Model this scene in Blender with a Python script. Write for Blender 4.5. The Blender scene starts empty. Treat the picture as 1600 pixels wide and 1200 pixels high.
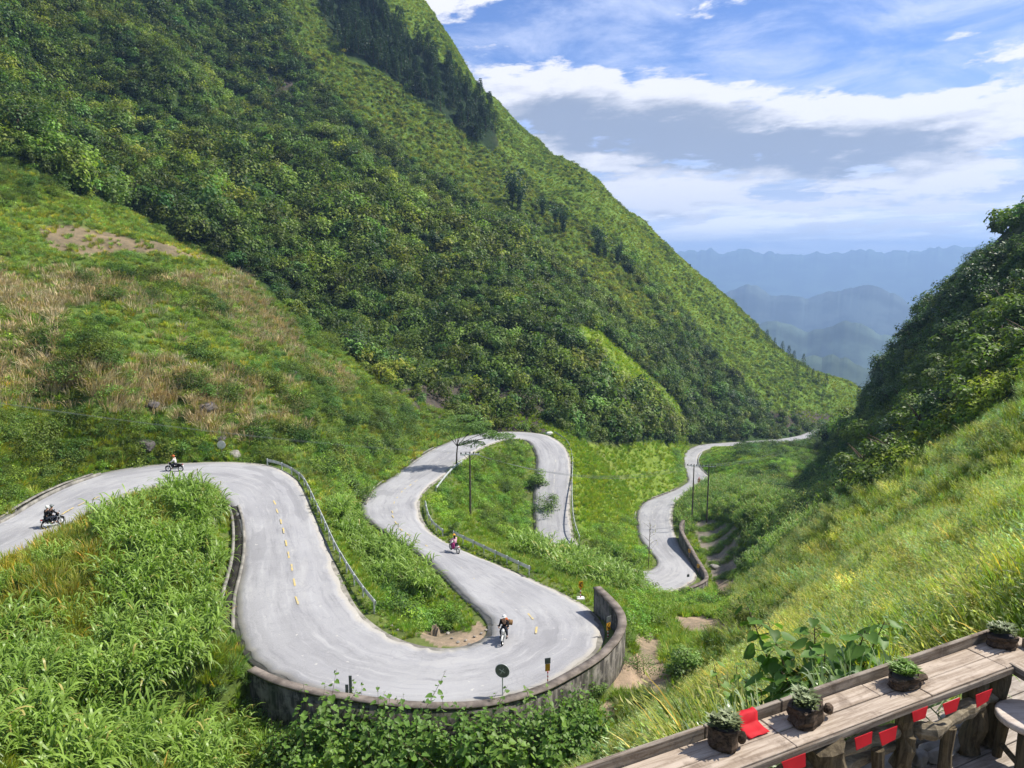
import bpy, bmesh, math, random
import numpy as np
from mathutils import Vector, Matrix
random.seed(5)
S = bpy.context.scene
COL = S.collection
# ---------------- camera
cam_data = bpy.data.cameras.new('camera'); cam = bpy.data.objects.new('camera', cam_data); COL.objects.link(cam)
cam_data.sensor_fit = 'HORIZONTAL'; cam_data.sensor_width = 36.0; cam_data.lens = 36.0*1202.0/1600.0
cam_data.clip_start = 0.05; cam_data.clip_end = 60000
cam.location = (0, 0, 0); cam.rotation_euler = (math.radians(90-9.4), 0, 0)
S.camera = cam
# ---------------- light: sun from the right, a little ahead of the camera
SUN_EL, SUN_AZ = math.radians(51), math.radians(73)       # azimuth from +Y (view direction) towards +X
SUNV = Vector((math.cos(SUN_EL)*math.sin(SUN_AZ), math.cos(SUN_EL)*math.cos(SUN_AZ), math.sin(SUN_EL)))
sd = bpy.data.lights.new('sun', 'SUN'); sd.energy = 5.0; sd.angle = math.radians(0.5); sd.color = (1.0, 0.94, 0.84)
sun = bpy.data.objects.new('sun', sd); COL.objects.link(sun)
sun.rotation_euler = (-SUNV).to_track_quat('-Z', 'Y').to_euler(); sun.location = (60, 30, 80)
S.view_settings.view_transform = 'Standard'; S.view_settings.look = 'None'
S.view_settings.exposure = 0.60; S.view_settings.gamma = 1.0; S.view_settings.use_curve_mapping = False
S.render.engine = 'CYCLES'
cy = S.cycles
cy.max_bounces = 5; cy.diffuse_bounces = 3; cy.glossy_bounces = 2; cy.transmission_bounces = 3; cy.transparent_max_bounces = 6; cy.volume_bounces = 0
cy.use_denoising = True; cy.caustics_reflective = False; cy.caustics_refractive = False
cy.use_adaptive_sampling = True; cy.adaptive_threshold = 0.02
S.render.film_transparent = False

# ---------------- small expression layer over shader nodes
class NX:
    def __init__(s, nt): s.nt = nt
    def new(s, t, **kw):
        n = s.nt.nodes.new(t)
        for k, v in kw.items(): setattr(n, k, v)
        return n
    def put(s, sock, v):
        if isinstance(v, bpy.types.NodeSocket): s.nt.links.new(v, sock)
        elif isinstance(v, (tuple, list)) and len(v) == 3 and sock.type == 'RGBA': sock.default_value = (*v, 1)
        else: sock.default_value = v
    def m(s, op, a, b=0.0, c=None, clamp=False):
        n = s.new('ShaderNodeMath', operation=op, use_clamp=clamp)
        s.put(n.inputs[0], a); s.put(n.inputs[1], b)
        if c is not None: s.put(n.inputs[2], c)
        return n.outputs[0]
    def add(s, a, b): return s.m('ADD', a, b)
    def sub(s, a, b): return s.m('SUBTRACT', a, b)
    def mul(s, a, b): return s.m('MULTIPLY', a, b)
    def vm(s, op, a, b):
        n = s.new('ShaderNodeVectorMath', operation=op); s.put(n.inputs[0], a); s.put(n.inputs[1], b); return n.outputs[0]
    def comb(s, x, y, z):
        n = s.new('ShaderNodeCombineXYZ'); s.put(n.inputs[0], x); s.put(n.inputs[1], y); s.put(n.inputs[2], z); return n.outputs[0]
    def noise(s, vec, scale, detail=5, rough=.55, dist=0, lac=2.0, col=False):
        n = s.new('ShaderNodeTexNoise'); s.put(n.inputs['Vector'], vec); n.inputs['Scale'].default_value = scale
        n.inputs['Detail'].default_value = detail; n.inputs['Roughness'].default_value = rough; n.inputs['Distortion'].default_value = dist
        n.inputs['Lacunarity'].default_value = lac
        return n.outputs[1 if col else 0]
    def ss(s, x, a, b):
        n = s.new('ShaderNodeMapRange', interpolation_type='SMOOTHSTEP'); s.put(n.inputs[0], x)
        s.put(n.inputs[1], a); s.put(n.inputs[2], b); n.inputs[3].default_value = 0; n.inputs[4].default_value = 1; return n.outputs[0]
    def mix(s, f, a, b, mode='MIX'):
        n = s.new('ShaderNodeMix', data_type='RGBA', blend_type=mode)
        s.put(n.inputs[0], f); s.put(n.inputs[6], a); s.put(n.inputs[7], b); return n.outputs[2]
    def ramp(s, f, stops):
        n = s.new('ShaderNodeValToRGB'); s.put(n.inputs[0], f); e = n.color_ramp.elements
        e[0].position, e[0].color = stops[0][0], (*stops[0][1], 1); e[1].position, e[1].color = stops[-1][0], (*stops[-1][1], 1)
        for p, c in stops[1:-1]: q = e.new(p); q.color = (*c, 1)
        return n.outputs[0]

# ---------------- sky: Nishita with a layer of clouds
W = bpy.data.worlds.new('World'); S.world = W; W.use_nodes = True
def build_world():
    nt = W.node_tree; nt.nodes.clear(); x = NX(nt)
    sky = x.new('ShaderNodeTexSky', sky_type='NISHITA'); sky.sun_disc = False
    sky.sun_elevation = SUN_EL; sky.sun_rotation = SUN_AZ; sky.altitude = 900; sky.air_density = 1.0; sky.dust_density = .6; sky.ozone_density = 2.2
    tc = x.new('ShaderNodeTexCoord'); sep = x.new('ShaderNodeSeparateXYZ'); nt.links.new(tc.outputs['Generated'], sep.inputs[0])
    dx, dy, dz = sep.outputs
    az = x.m('ARCTAN2', dx, dy); el = x.m('ARCSINE', dz)
    def density(el_):
        # perspective of a flat layer: features stretch sideways towards the horizon
        k = x.m('DIVIDE', 1.0, x.add(x.m('MAXIMUM', el_, 0.0), 0.10))
        px = x.mul(x.m('SINE', az), k); py = x.mul(x.m('COSINE', az), k)
        v = x.comb(px, x.mul(py, 1.35), 0.0)
        n1 = x.noise(v, 1.6, 9, .6, .1); n2 = x.noise(x.comb(x.mul(az, 3.2), x.mul(x.add(el_, x.mul(az, -.10)), 11.0), 3.0), 2.4, 10, .62, .2)
        n3 = x.noise(x.comb(x.mul(az, 9.0), x.mul(x.add(el_, x.mul(az, -.10)), 26.0), 9.0), 2.2, 8, .65, .1)
        nn = x.mul(x.sub(x.add(x.add(x.mul(n1, .36), x.mul(n2, .46)), x.mul(n3, .18)), .5), 3.5)
        return x.add(nn, blobs(CLOUDS, el_))
    def blobs(L, el_):
        b = 0.0
        for (u, vv, su, sv, rot, amp) in L:
            a0 = (u-800)/1202*.95; e0 = math.atan((600-vv)/1202)-math.radians(9.4)
            da = x.sub(az, a0); de = x.sub(el_, e0); c, s_ = math.cos(rot), math.sin(rot)
            p = x.add(x.mul(da, c/su), x.mul(de, s_/su)); q = x.add(x.mul(da, -s_/sv), x.mul(de, c/sv))
            g = x.m('EXPONENT', x.mul(x.add(x.mul(p, p), x.mul(q, q)), -1.0))
            b = x.add(b, x.mul(g, amp))
        return b
    d0 = density(el); d1 = density(x.add(el, .022))
    cover = x.ss(d0, .05, .26)
    thick = x.ss(d0, .2, .75)
    shade = x.ss(x.add(x.add(x.mul(x.sub(d1, d0), 1.1), x.mul(thick, .30)), blobs(UNDER, el)), x.add(.12, x.mul(x.sub(x.noise(x.comb(x.mul(az, 5.0), x.mul(el, 17.0), 1.5), 2.0, 9, .62, .2), .5), 1.5)), .95)
    ccol = x.mix(shade, (.71, .71, .745), (.25, .295, .39))
    low = x.ss(el, .17, .06)
    lown = x.noise(x.comb(x.mul(az, 4.6), x.mul(x.add(el, x.mul(az, -.03)), 38.0), 7.0), 1.5, 10, .66, .3)
    lowc = x.mix(x.ss(lown, .40, .60), (.37, .44, .61), (.64, .66, .73))
    lowc = x.mix(x.ss(el, .085, .02), lowc, x.mix(1.0, lowc, (1.9, 1.75, 1.5), 'MULTIPLY'))
    skyc = x.mix(1.0, sky.outputs[0], (.10, .10, .10), 'MULTIPLY')
    skyc = x.mix(1.0, skyc, (.60, .72, 1.02), 'MULTIPLY')
    wisp = x.ss(x.noise(x.comb(x.mul(az, 2.0), x.mul(el, 7.0), x.mul(az, 1.0)), 2.6, 9, .64, .35), .38, .74)
    c = x.mix(x.mul(wisp, .78), skyc, (.56, .62, .80))
    c = x.mix(x.mul(low, .9), c, lowc)
    c = x.mix(x.mul(cover, .96), c, ccol)
    below = x.ss(dz, 0.0, -.05)
    c = x.mix(below, c, (.34, .41, .53))
    bg = x.new('ShaderNodeBackground'); x.put(bg.inputs[0], c); bg.inputs[1].default_value = 1.0
    out = x.new('ShaderNodeOutputWorld'); nt.links.new(bg.outputs[0], out.inputs[0])
UNDER = [(990,200,.27,.050,-.08,.85), (1200,235,.13,.028,-.1,.4), (1440,215,.14,.02,.2,.35), (1420,120,.10,.02,.3,.3)]
CLOUDS = [  # pixel of the photograph, spread in radians, tilt, strength
 (980,195,.25,.055,-.06,.50), (1230,215,.17,.036,-.05,.36), (850,130,.12,.022,0,.28), (1500,170,.20,.024,.32,.30), (1480,225,.22,.022,.18,.22),
 (660,10,.12,.06,.2,.45), (1130,5,.14,.02,.25,.2), (1460,300,.2,.02,.05,.3), (900,300,.2,.025,0,.25),
 (1270,115,.14,.028,-.15,-.55), (900,55,.20,.030,.05,-.45), (1350,50,.26,.040,.1,-.30), (1560,40,.1,.03,0,-.2),
]
build_world()
# ============================ terrain and road geometry (pure numpy) ============================
F_PX = 1202.0; PITCH = math.radians(-9.4)
CP, SP = math.cos(PITCH), math.sin(PITCH)
def ray(u, v):
    "direction of a photograph pixel, scaled to horizontal length 1 -> (x, y, tan elevation)"
    a = (u-800.0)/F_PX; b = -(v-600.0)/F_PX
    x, y, z = a, CP - SP*b, SP + CP*b
    h = math.hypot(x, y)
    return x/h, y/h, z/h
def at_z(u, v, z):
    x, y, t = ray(u, v); D = z/t
    return (x*D, y*D, z)
def at_d(u, v, D):
    x, y, t = ray(u, v)
    return (x*D, y*D, t*D)
def project(P):
    P = np.asarray(P, float)
    x, y, z = P[...,0], P[...,1], P[...,2]
    yc = CP*y + SP*z; zc = -SP*y + CP*z
    yc = np.where(yc < 0.05, 0.05, yc)
    return 800 + F_PX*x/yc, 600 - F_PX*zc/yc

# ---- road: pairs (u,v of one edge, u,v of the other edge, height) walked from the left of the picture down the pass
ROAD = [
 (-120,855,  -150,960, -19.6),
 (0,812,     40,865,  -20.3),
 (55,777,    130,815, -20.8),
 (100,757,   180,788, -21.1),
 (155,740,   220,775, -21.4),
 (230,727,   275,760, -21.7),
 (300,723,   316,752, -22.0),
 (360,722,   338,765, -22.2),
 (415,726,   355,782, -22.35),
 (450,740,   368,800, -22.5),
 (467,755,   376,822, -22.6),
 (480,780,   380,850, -22.75),
 (496,825,   379,875, -22.9),
 (509,856,   374,905, -23.0),
 (521,888,   369,945, -23.15),
 (534,918,   372,977, -23.3),
 (552,952,   386,1014,-23.45),
 (578,977,   410,1040,-23.6),
 (610,997,   452,1062,-23.7),
 (648,1010,  530,1085,-23.8),
 (672,1014,  620,1099,-23.85),
 (695,1016,  700,1101,-23.9),
 (718,1014,  785,1089,-24.0),
 (740,1008,  855,1064,-24.1),
 (760,999,   912,1028,-24.2),
 (770,985,   938,995, -24.35),
 (766,967,   930,968, -24.6),
 (750,950,   912,949, -24.9),
 (730,933,   890,935, -25.2),
 (706,908,   848,914, -25.8),
 (680,883,   800,892, -26.4),
 (648,858,   745,870, -27.1),
 (612,836,   700,850, -27.9),
 (585,818,   668,829, -28.6),
 (568,802,   653,803, -29.3),
 (567,788,   652,785, -29.8),
 (577,772,   658,769, -30.4),
 (598,755,   676,754, -31.1),
 (625,737,   700,737, -31.9),
 (652,716,   726,715, -32.8),
 (682,699,   750,700, -33.7),
 (712,686,   770,692, -34.6),
 (745,678,   785,687, -35.3),
 (790,674.5, 802,685, -36.0),
 (830,676,   817,686, -36.5),
 (857,681,   828,690, -36.9),
 (877,694,   835,700, -37.6),
 (887,710,   840,714, -38.4),
 (891,730,   840,732, -39.4),
 (891,750,   838,750, -40.3),
 (889,775,   836,775, -41.5),
 (888,800,   836,800, -42.6),
 (891,822,   838,824, -43.5),
 (896,842,   842,850, -44.2),
 (908,858,   856,878, -44.9),
 (928,871,   885,902, -45.6),
 (952,879,   925,918, -46.2),
 (978,887,   970,930, -46.8),
 (1008,893,  1018,930,-47.3),
 (1024,888,  1062,919,-47.9),
 (1030,878,  1088,902,-48.5),
 (1022,866,  1076,876,-49.3),
 (1010,852,  1062,855,-50.2),
 (1001,838,  1053,838,-51.0),
 (997,820,   1049,818,-52.1),
 (997,804,   1049,802,-53.2),
 (1003,788,  1052,790,-54.5),
 (1020,779,  1062,777,-56.0),
 (1040,771,  1078,766,-57.2),
 (1062,762,  1095,757,-58.3),
 (1076,752,  1108,747,-59.5),
 (1073,740,  1100,738,-60.8),
 (1070,728,  1092,728,-62.0),
 (1069,716,  1089,717,-63.3),
 (1072,706,  1094,707,-64.6),
 (1082,699,  1106,701,-66.0),
 (1098,694.5,1125,698.5,-67.4),
 (1120,692.5,1150,697,-68.8),
 (1157,690,  1188,694.3,-70.3),
 (1195,687.5,1222,691.5,-71.8),
 (1225,685,  1247,688.5,-73.2),
 (1250,680.5,1266,684,-74.6),
 (1267,673.5,1283,677,-76.2),
 (1290,668.5,1300,671,-78.0),
 (1317,664,  1322,666.5,-80.0),
 (1340,658,  1346,660,-82.5),
 (1362,652,  1370,654,-85.5),
]
_l = np.array([at_z(r[0], r[1], r[4]) for r in ROAD]); _r = np.array([at_z(r[2], r[3], r[4]) for r in ROAD])
def catmull(P, n):
    P = np.vstack([2*P[0]-P[1], P, 2*P[-1]-P[-2]]); out = []
    for i in range(1, len(P)-2):
        p0, p1, p2, p3 = P[i-1], P[i], P[i+1], P[i+2]
        for k in range(n):
            t = k/n
            out.append(.5*((2*p1)+(-p0+p2)*t+(2*p0-5*p1+4*p2-p3)*t*t+(-p0+3*p1-3*p2+p3)*t**3))
    out.append(P[-2]); return np.array(out)
def smooth(P, k):
    for _ in range(k):
        Q = P.copy(); Q[1:-1] = .25*P[:-2]+.5*P[1:-1]+.25*P[2:]; P = Q
    return P
RL = smooth(catmull(_l, 6), 6); RR = smooth(catmull(_r, 6), 6)
RC = .5*(RL+RR)
RHW = .5*np.linalg.norm((RL-RR)[:, :2], axis=1)

# ---- base surface: tan(elevation) interpolated over (azimuth, ln distance) from sighted points
SIGHT = [ # u, v, horizontal distance
 # left hillside
 (-200,760,60),(-200,650,72),(-200,500,92),(-200,350,118),(-200,200,160),(-200,0,230),
 (0,760,71),(0,700,78),(0,600,92),(0,500,108),(0,400,130),(0,300,158),(0,200,200),(0,100,255),(0,0,320),
 (150,680,77),(150,600,90),(150,500,110),(150,400,136),(150,330,160),(150,250,205),(150,150,265),(150,50,320),
 (300,690,84),(300,600,99),(300,500,121),(300,430,145),(300,370,180),(300,300,215),(300,200,265),(300,100,320),(300,0,375),
 (420,700,90),(420,620,104),(420,540,130),(420,470,160),(420,400,200),(420,300,250),(420,200,300),(420,100,350),(420,0,400),
 (530,700,103),(530,640,120),(530,580,145),(530,520,178),(530,400,225),(530,300,270),(530,200,320),(530,100,375),(530,20,425),
 (620,700,122),(620,650,138),(640,600,162),(640,500,208),(640,400,250),(640,300,297),(640,200,350),(640,100,405),(640,30,455),
 (700,660,146),(720,620,168),(740,560,185),(740,500,212),(740,400,262),(740,300,318),(740,220,370),
 (780,655,163),(800,620,172),(820,560,195),(820,500,228),(830,400,288),(840,300,365),
 (880,660,172),(900,620,190),(910,560,215),(910,500,248),(920,400,320),(925,330,380),
 (500,740,88),(530,780,85),(560,840,75),(600,900,64),(640,950,56),(545,900,61),(680,980,52),
 # spur between the second and the third pair of lanes
 (925,720,160),(930,770,146),(930,810,134),(980,680,205),(990,740,182),(960,830,130),(1000,640,225),(1000,560,262),(1000,480,315),(1010,420,370),
 (1050,690,240),(1055,640,262),(1070,580,300),(1080,500,365),(1110,680,290),(1130,640,305),(1140,580,335),(1150,520,395),
 (1200,670,335),(1210,630,350),(1210,570,385),(1270,655,375),(1280,620,395),(1310,645,395),(1320,625,415),
 # islands
 (720,760,118),(760,720,133),(790,770,121),(760,820,104),(720,830,92),(790,860,93),(870,880,88),(930,905,88),(980,925,90),
 (300,790,63),(200,820,62),(300,860,57),(340,900,52),(100,880,57),(250,940,49),(50,960,50),(330,980,46),
 (150,1050,42),(300,1080,39),(50,1150,37),(380,1100,37.5),(200,1200,34),(0,1200,34),(-200,1000,45),(-200,1200,33),
 # below the wall, gully
 (500,1200,32),(500,1400,24),(650,1220,32),(800,1180,34),(880,1130,38.5),(750,1400,22),(300,1500,18),(0,1500,18),
 (980,1040,47.5),(1030,1080,42),(1000,990,54),(1010,960,60),(1080,1000,54),(1100,970,62),(1050,940,76),(1120,930,85),
 (1130,900,101),(1120,860,116),(1180,860,108),(1170,830,124),(1120,800,148),(1180,790,140),(1090,790,160),(1130,760,180),(1140,720,218),(1180,760,170),
 (1210,740,195),(1200,715,235),(1240,730,205),(1250,700,265),(1290,700,290),(1310,685,330),(1290,740,215),(1260,770,165),
 # right slope and its wood
 (1200,900,76),(1230,850,92),(1250,810,115),(1200,960,50),(1150,1010,42),(1100,1080,33),(1010,1150,29),(1000,1250,22),
 (1300,900,53),(1300,830,68),(1330,780,90),(1350,750,112),(1400,780,64),(1400,730,80),(1450,700,82),(1500,740,58),(1500,690,72),
 (1600,700,48),(1600,660,55),(1600,600,70),(1600,800,30),(1500,820,40),(1400,860,42),(1600,900,19),(1500,920,24),(1400,950,26),(1300,980,30),(1250,1040,25),
 (1750,700,40),(1750,600,60),(1750,800,24),(1750,900,15),(1750,500,85),(1750,400,110),(1750,330,135),
 (1600,1000,11.5),(1500,1030,13),(1400,1060,14),(1300,1100,15),(1200,1150,17),(1100,1200,18),(1500,1150,8),(1600,1120,7.5),(1300,1250,9),(1750,1050,8),
 (1600,530,92),(1600,460,118),(1600,400,142),(1500,620,95),(1500,560,118),(1520,480,140),(1530,440,158),(1440,650,112),(1440,590,138),(1450,530,160),(1460,490,178),
 (1380,690,125),(1380,640,150),(1385,590,175),(1395,565,195),(1350,700,150),(1345,670,178),(1352,640,196),
 (1000,1500,11),(1100,1400,11.5),(1200,1330,11.5),(1300,1250,11.5),(1000,1360,15.5),(1100,1290,14.5),(1200,1230,14),(1300,1175,13),(1400,1130,12.5),(1500,1080,11.5),(900,1600,10.5),(1020,1180,24),(960,1230,24),
 # behind the right hill
 (1600,500,230),(1500,560,250),(1400,640,260),(1600,620,340),(1480,660,360),(1390,672,350),(1750,480,230),
]
RIDGE = [ # skyline of the mountain: u, v, distance
 (-200,-260,430),(100,-230,460),(350,-170,480),(520,-90,480),(600,-40,478),(650,14,474),(700,78,468),(760,145,462),(850,222,450),(930,290,440),(1000,352,432),(1050,402,430),(1100,446,430),(1150,486,430),(1200,530,430),(1250,572,432),(1300,596,438),(1350,614,440),(1420,640,430)]
FARPT = [(a, d, z) for a in range(-60, 61, 8) for d, z in ((900,-230),(1600,-420),(3000,-640),(6000,-760),(14000,-800))]
def _wrap_pts():
    P = []
    for u, v, D in SIGHT: P.append(at_d(u, v, D))
    for u, v, D in RIDGE:
        x, y, t = ray(u, v); P.append((x*D, y*D, t*D))
        for k, dz in ((1.09, -6), (1.25, -45), (1.55,-120)):
            P.append((x*D*k, y*D*k, t*D + dz))
    for a, d, z in FARPT:
        P.append((math.sin(math.radians(a))*d, math.cos(math.radians(a))*d, z))
    for a in range(-60, 61, 10):               # the slope under the terrace
        r = math.radians(a)
        for d, z in ((0.6,-4.4),(2.5,-4.5),(4.5,-4.9 if a > 5 else -6.0),(8,-6.2 if a > 20 else -8.4)):
            P.append((math.sin(r)*d, math.cos(r)*d, z if a > 15 or d < 3 else z*1.25))
    A0 = np.array(at_z(960,1200,-3.1)); B0 = np.array(at_z(1550,997,-3.1)); e0 = (A0-B0)/np.linalg.norm(A0-B0); n0 = np.array([-e0[1], e0[0], 0]); n0 = n0 if n0[1] > 0 else -n0
    for s in (-.5, .5, 1.5, 2.5, 3.6):         # ground along the outer side of the terrace
        for o, z in {-.5:((-.8,-4.6),(.3,-4.05),(1.2,-4.6),(2.4,-5.8),(4.5,-8.0)), .5:((-.8,-4.6),(.3,-4.1),(1.1,-4.6),(2.2,-6.4),(4.5,-9.2)), 1.5:((-.8,-4.6),(.3,-4.15),(1.1,-4.8),(2.2,-7.2),(4.5,-10.6)), 2.5:((-.8,-4.7),(.3,-4.2),(1.1,-5.2),(2.2,-8.4),(4.5,-12)), 3.6:((-.8,-4.8),(.3,-4.6),(1.1,-6.2),(2.2,-9.2),(4.5,-13))}[s]:
            q = B0+e0*s+n0*o; P.append((q[0], q[1], z))
    for i in range(0, len(RC), 5):
        for e in (RL, RR): P.append(tuple(e[i]))
    return np.array(P)
CTRL = _wrap_pts()
KA, KL = 2.4, 1.0
def _uv(x, y):
    h = np.hypot(x, y)+1e-6
    return np.arctan2(x, y)*KA, np.log(h)*KL, h
_ca, _cl, _ch = _uv(CTRL[:,0], CTRL[:,1]); _ct = CTRL[:,2]/_ch
_c = np.stack([_ca, _cl], 1)
def _kern(d2): return .5*d2*np.log(d2+1e-12)
def _solve():
    n = len(_c); d2 = ((_c[:,None]-_c[None])**2).sum(-1)
    A = np.zeros((n+3, n+3)); A[:n,:n] = _kern(d2) + np.eye(n)*2e-4
    Pm = np.hstack([np.ones((n,1)), _c]); A[:n,n:] = Pm; A[n:,:n] = Pm.T
    return np.linalg.solve(A, np.concatenate([_ct, np.zeros(3)]))
_W = _solve()
def base_z(x, y):
    x = np.asarray(x, float).ravel(); y = np.asarray(y, float).ravel()
    a, l, h = _uv(x, y); out = np.empty(len(x))
    for s in range(0, len(x), 20000):
        e = slice(s, s+20000)
        d2 = (a[e,None]-_c[None,:,0])**2 + (l[e,None]-_c[None,:,1])**2
        out[e] = _kern(d2)@_W[:-3] + _W[-3] + _W[-2]*a[e] + _W[-1]*l[e]
    return out*h
# ---- value noise
_rs = np.random.RandomState(7); _tab = _rs.rand(256, 256)
def vnoise(x, y, s):
    x = x/s; y = y/s
    i = np.floor(x).astype(int); j = np.floor(y).astype(int); fx = x-i; fy = y-j
    fx = fx*fx*(3-2*fx); fy = fy*fy*(3-2*fy)
    g = lambda a, b: _tab[a % 256, b % 256]
    return (g(i,j)*(1-fx)+g(i+1,j)*fx)*(1-fy)+(g(i,j+1)*(1-fx)+g(i+1,j+1)*fx)*fy
def fbm(x, y, s, o=4):
    r = 0; a = .5
    for k in range(o): r = r+a*vnoise(x+17.3*k, y-9.1*k, s/2**k); a *= .5
    return r/(1-.5**o)-.5
# retaining walls: the ground outside them is lower
WALL1_PX = [(398,1041),(430,1057),(487,1074),(545,1084),(610,1093),(677,1098),(750,1095),(800,1086),(850,1069),(900,1043),(935,1020),(958,995),(967,972),(960,950),(944,932),(928,917)]
WALL1_Z = -23.1
WALL2_PX = [(1066,812),(1061,822),(1066,836),(1075,852),(1085,870),(1095,886),(1101,897),(1100,905),(1090,911),(1076,917)]
WALL2_Z = -47.2
_w1 = np.array([at_z(u, v, WALL1_Z+.0 if i < 11 else WALL1_Z-.0) for i, (u, v) in enumerate(WALL1_PX)])
_w2 = np.array([at_z(u, v, -47.7+ (0)) for u, v in WALL2_PX[::-1]])
W1 = smooth(catmull(_w1, 6), 3); W2 = smooth(catmull(_w2, 6), 3)
def seg_near(x, y, P):
    "nearest distance, index, signed side (+ = left of travel) to polyline P (dense)"
    n = len(x); best = np.full(n, 1e9); idx = np.zeros(n, int)
    for s in range(0, n, 20000):
        e = slice(s, s+20000)
        d = (x[e,None]-P[None,:,0])**2+(y[e,None]-P[None,:,1])**2
        k = d.argmin(1); idx[e] = k; best[e] = np.sqrt(d[np.arange(len(k)), k])
    k0 = np.clip(idx-1, 0, len(P)-1); k1 = np.clip(idx+1, 0, len(P)-1)
    tx, ty = P[k1,0]-P[k0,0], P[k1,1]-P[k0,1]
    side = tx*(y-P[idx,1])-ty*(x-P[idx,0])
    return best, idx, side
def road_edge(x, y):
    dl, il, _ = seg_near(x, y, RL); dr, ir, _ = seg_near(x, y, RR)
    dot = (x-RL[il,0])*(x-RR[ir,0])+(y-RL[il,1])*(y-RR[ir,1])
    ex = np.where((dot < 0) & (abs(il-ir) < 40), -1.0, 1.0)*np.minimum(dl, dr)
    w = dr/(dl+dr+1e-9)
    return ex, np.where(abs(il-ir) < 40, RL[il,2]*w+RR[ir,2]*(1-w), np.where(dl < dr, RL[il,2], RR[ir,2]))
def sstep(a, b, x):
    t = np.clip((x-a)/(b-a), 0, 1); return t*t*(3-2*t)
_DA = np.array(at_z(960,1200,-3.1)); _DB = np.array(at_z(1550,997,-3.1)); _DE = (_DA-_DB)/np.linalg.norm(_DA-_DB); _DN = np.array([-_DE[1], _DE[0], 0]); _DN = _DN if _DN[1] > 0 else -_DN
def ground(x, y, detail=True):
    x = np.asarray(x, float); shp = x.shape; x = x.ravel(); y = np.asarray(y, float).ravel()
    z = base_z(x, y); h = np.hypot(x, y)
    ex, rz = road_edge(x, y)                      # metres outside the tarmac, height of the tarmac there
    if detail:
        amp = sstep(.8, 6, ex)*np.clip(h/120, .25, 1)*(1-sstep(600, 1200, h))
        up = sstep(-30, 30, z)
        z = z + fbm(x, y, 54, 5)*(18+26*up)*sstep(1, 30, ex)*amp*sstep(60, 210, h)*(.3+.7*sstep(-80, -35, z)) + fbm(x+50, y, 7, 4)*1.5*amp
        far = sstep(900, 2500, h)
        z = z + far*fbm(x, y, 1500, 5)*260
    k = sstep(.9, 3.4, ex)
    z = (rz-.16)*(1-k) + z*k
    dw, iw, sw = seg_near(x, y, W1)
    out = (sw < 0)                                # outside of the bend
    near = (1-sstep(4, 12, dw))*out*np.where((iw < 1) | (iw > len(W1)-2), .0, 1)
    z = np.where(out & (dw < 14), np.minimum(z, z*(1-near)+(-25.5)*near), z)
    inn = (~out) & (dw < 2.2)
    z = np.where(inn, rz-.16, z)
    dw, iw, sw = seg_near(x, y, W2)
    out = (sw < 0)
    near = (1-sstep(3, 14, dw))*out
    z = np.where(out & (dw < 14), np.minimum(z, z*(1-near)+(-51.2)*near), z)
    inn = (~out) & (dw < 2.0)
    z = np.where(inn, rz-.16, z)
    wd = (x-_DB[0])*_DN[0]+(y-_DB[1])*_DN[1]; z = np.where((wd < .15) & (h < 9) & (x > -3), np.minimum(z, -4.15), z)   # under the terrace boards
    return z.reshape(shp)
# ---- polar sheet
def polar_axes():
    az = np.radians(np.concatenate([np.arange(-180,-46,4.), np.arange(-46,46,.16), np.arange(46,180.1,4.)]))
    r = [0.5]
    while r[-1] < 15000:
        r.append(r[-1]*(1.007 if 26 < r[-1] < 480 else 1.03)+.0)
    return az, np.array(r)
def raymarch(u, v, GAZ, GR, GZ):
    "distance of the first hit of the gridded ground along a pixel ray"
    x, y, t = ray(u, v); a = math.atan2(x, y)
    j = np.searchsorted(GAZ, a)-1; f = (a-GAZ[j])/(GAZ[j+1]-GAZ[j])
    prof = GZ[j]*(1-f)+GZ[j+1]*f
    hit = np.nonzero(prof >= t*GR)[0]
    return None if len(hit) == 0 else GR[hit[0]]
# ============================ helpers ============================
def tag(o, label=None, cat=None, group=None, kind=None):
    if label: o['label'] = label
    if cat: o['category'] = cat
    if group: o['group'] = group
    if kind: o['kind'] = kind
    return o
def link(o, parent=None):
    COL.objects.link(o)
    if parent: o.parent = parent
    return o
def empty(name, loc=(0,0,0), rz=0.0, **k):
    o = bpy.data.objects.new(name, None); o.location = loc; o.rotation_euler = (0,0,rz); o.empty_display_size = .2
    link(o); tag(o, **k); return o
def mesh_np(name, V, F, mat=None, col=None, smooth=False, mats=None, midx=None):
    "mesh from arrays: V (n,3), F (m,k) all faces alike"
    me = bpy.data.meshes.new(name); V = np.asarray(V, np.float32); F = np.asarray(F, np.int32)
    n, m, k = len(V), len(F), F.shape[1]
    me.vertices.add(n); me.vertices.foreach_set('co', V.ravel())
    me.loops.add(m*k); me.loops.foreach_set('vertex_index', F.ravel())
    me.polygons.add(m); me.polygons.foreach_set('loop_start', np.arange(0, m*k, k, dtype=np.int32))
    if col is not None:
        a = me.color_attributes.new('tone', 'FLOAT_COLOR', 'POINT'); c = np.ones((n,4), np.float32); c[:,:3] = col; a.data.foreach_set('color', c.ravel())
    for q in (mats or ([mat] if mat else [])): me.materials.append(q)
    if midx is not None: me.polygons.foreach_set('material_index', np.asarray(midx, np.int32))
    me.update(calc_edges=True)
    if smooth: me.polygons.foreach_set('use_smooth', np.ones(m, bool))
    me.validate(); return me
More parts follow.
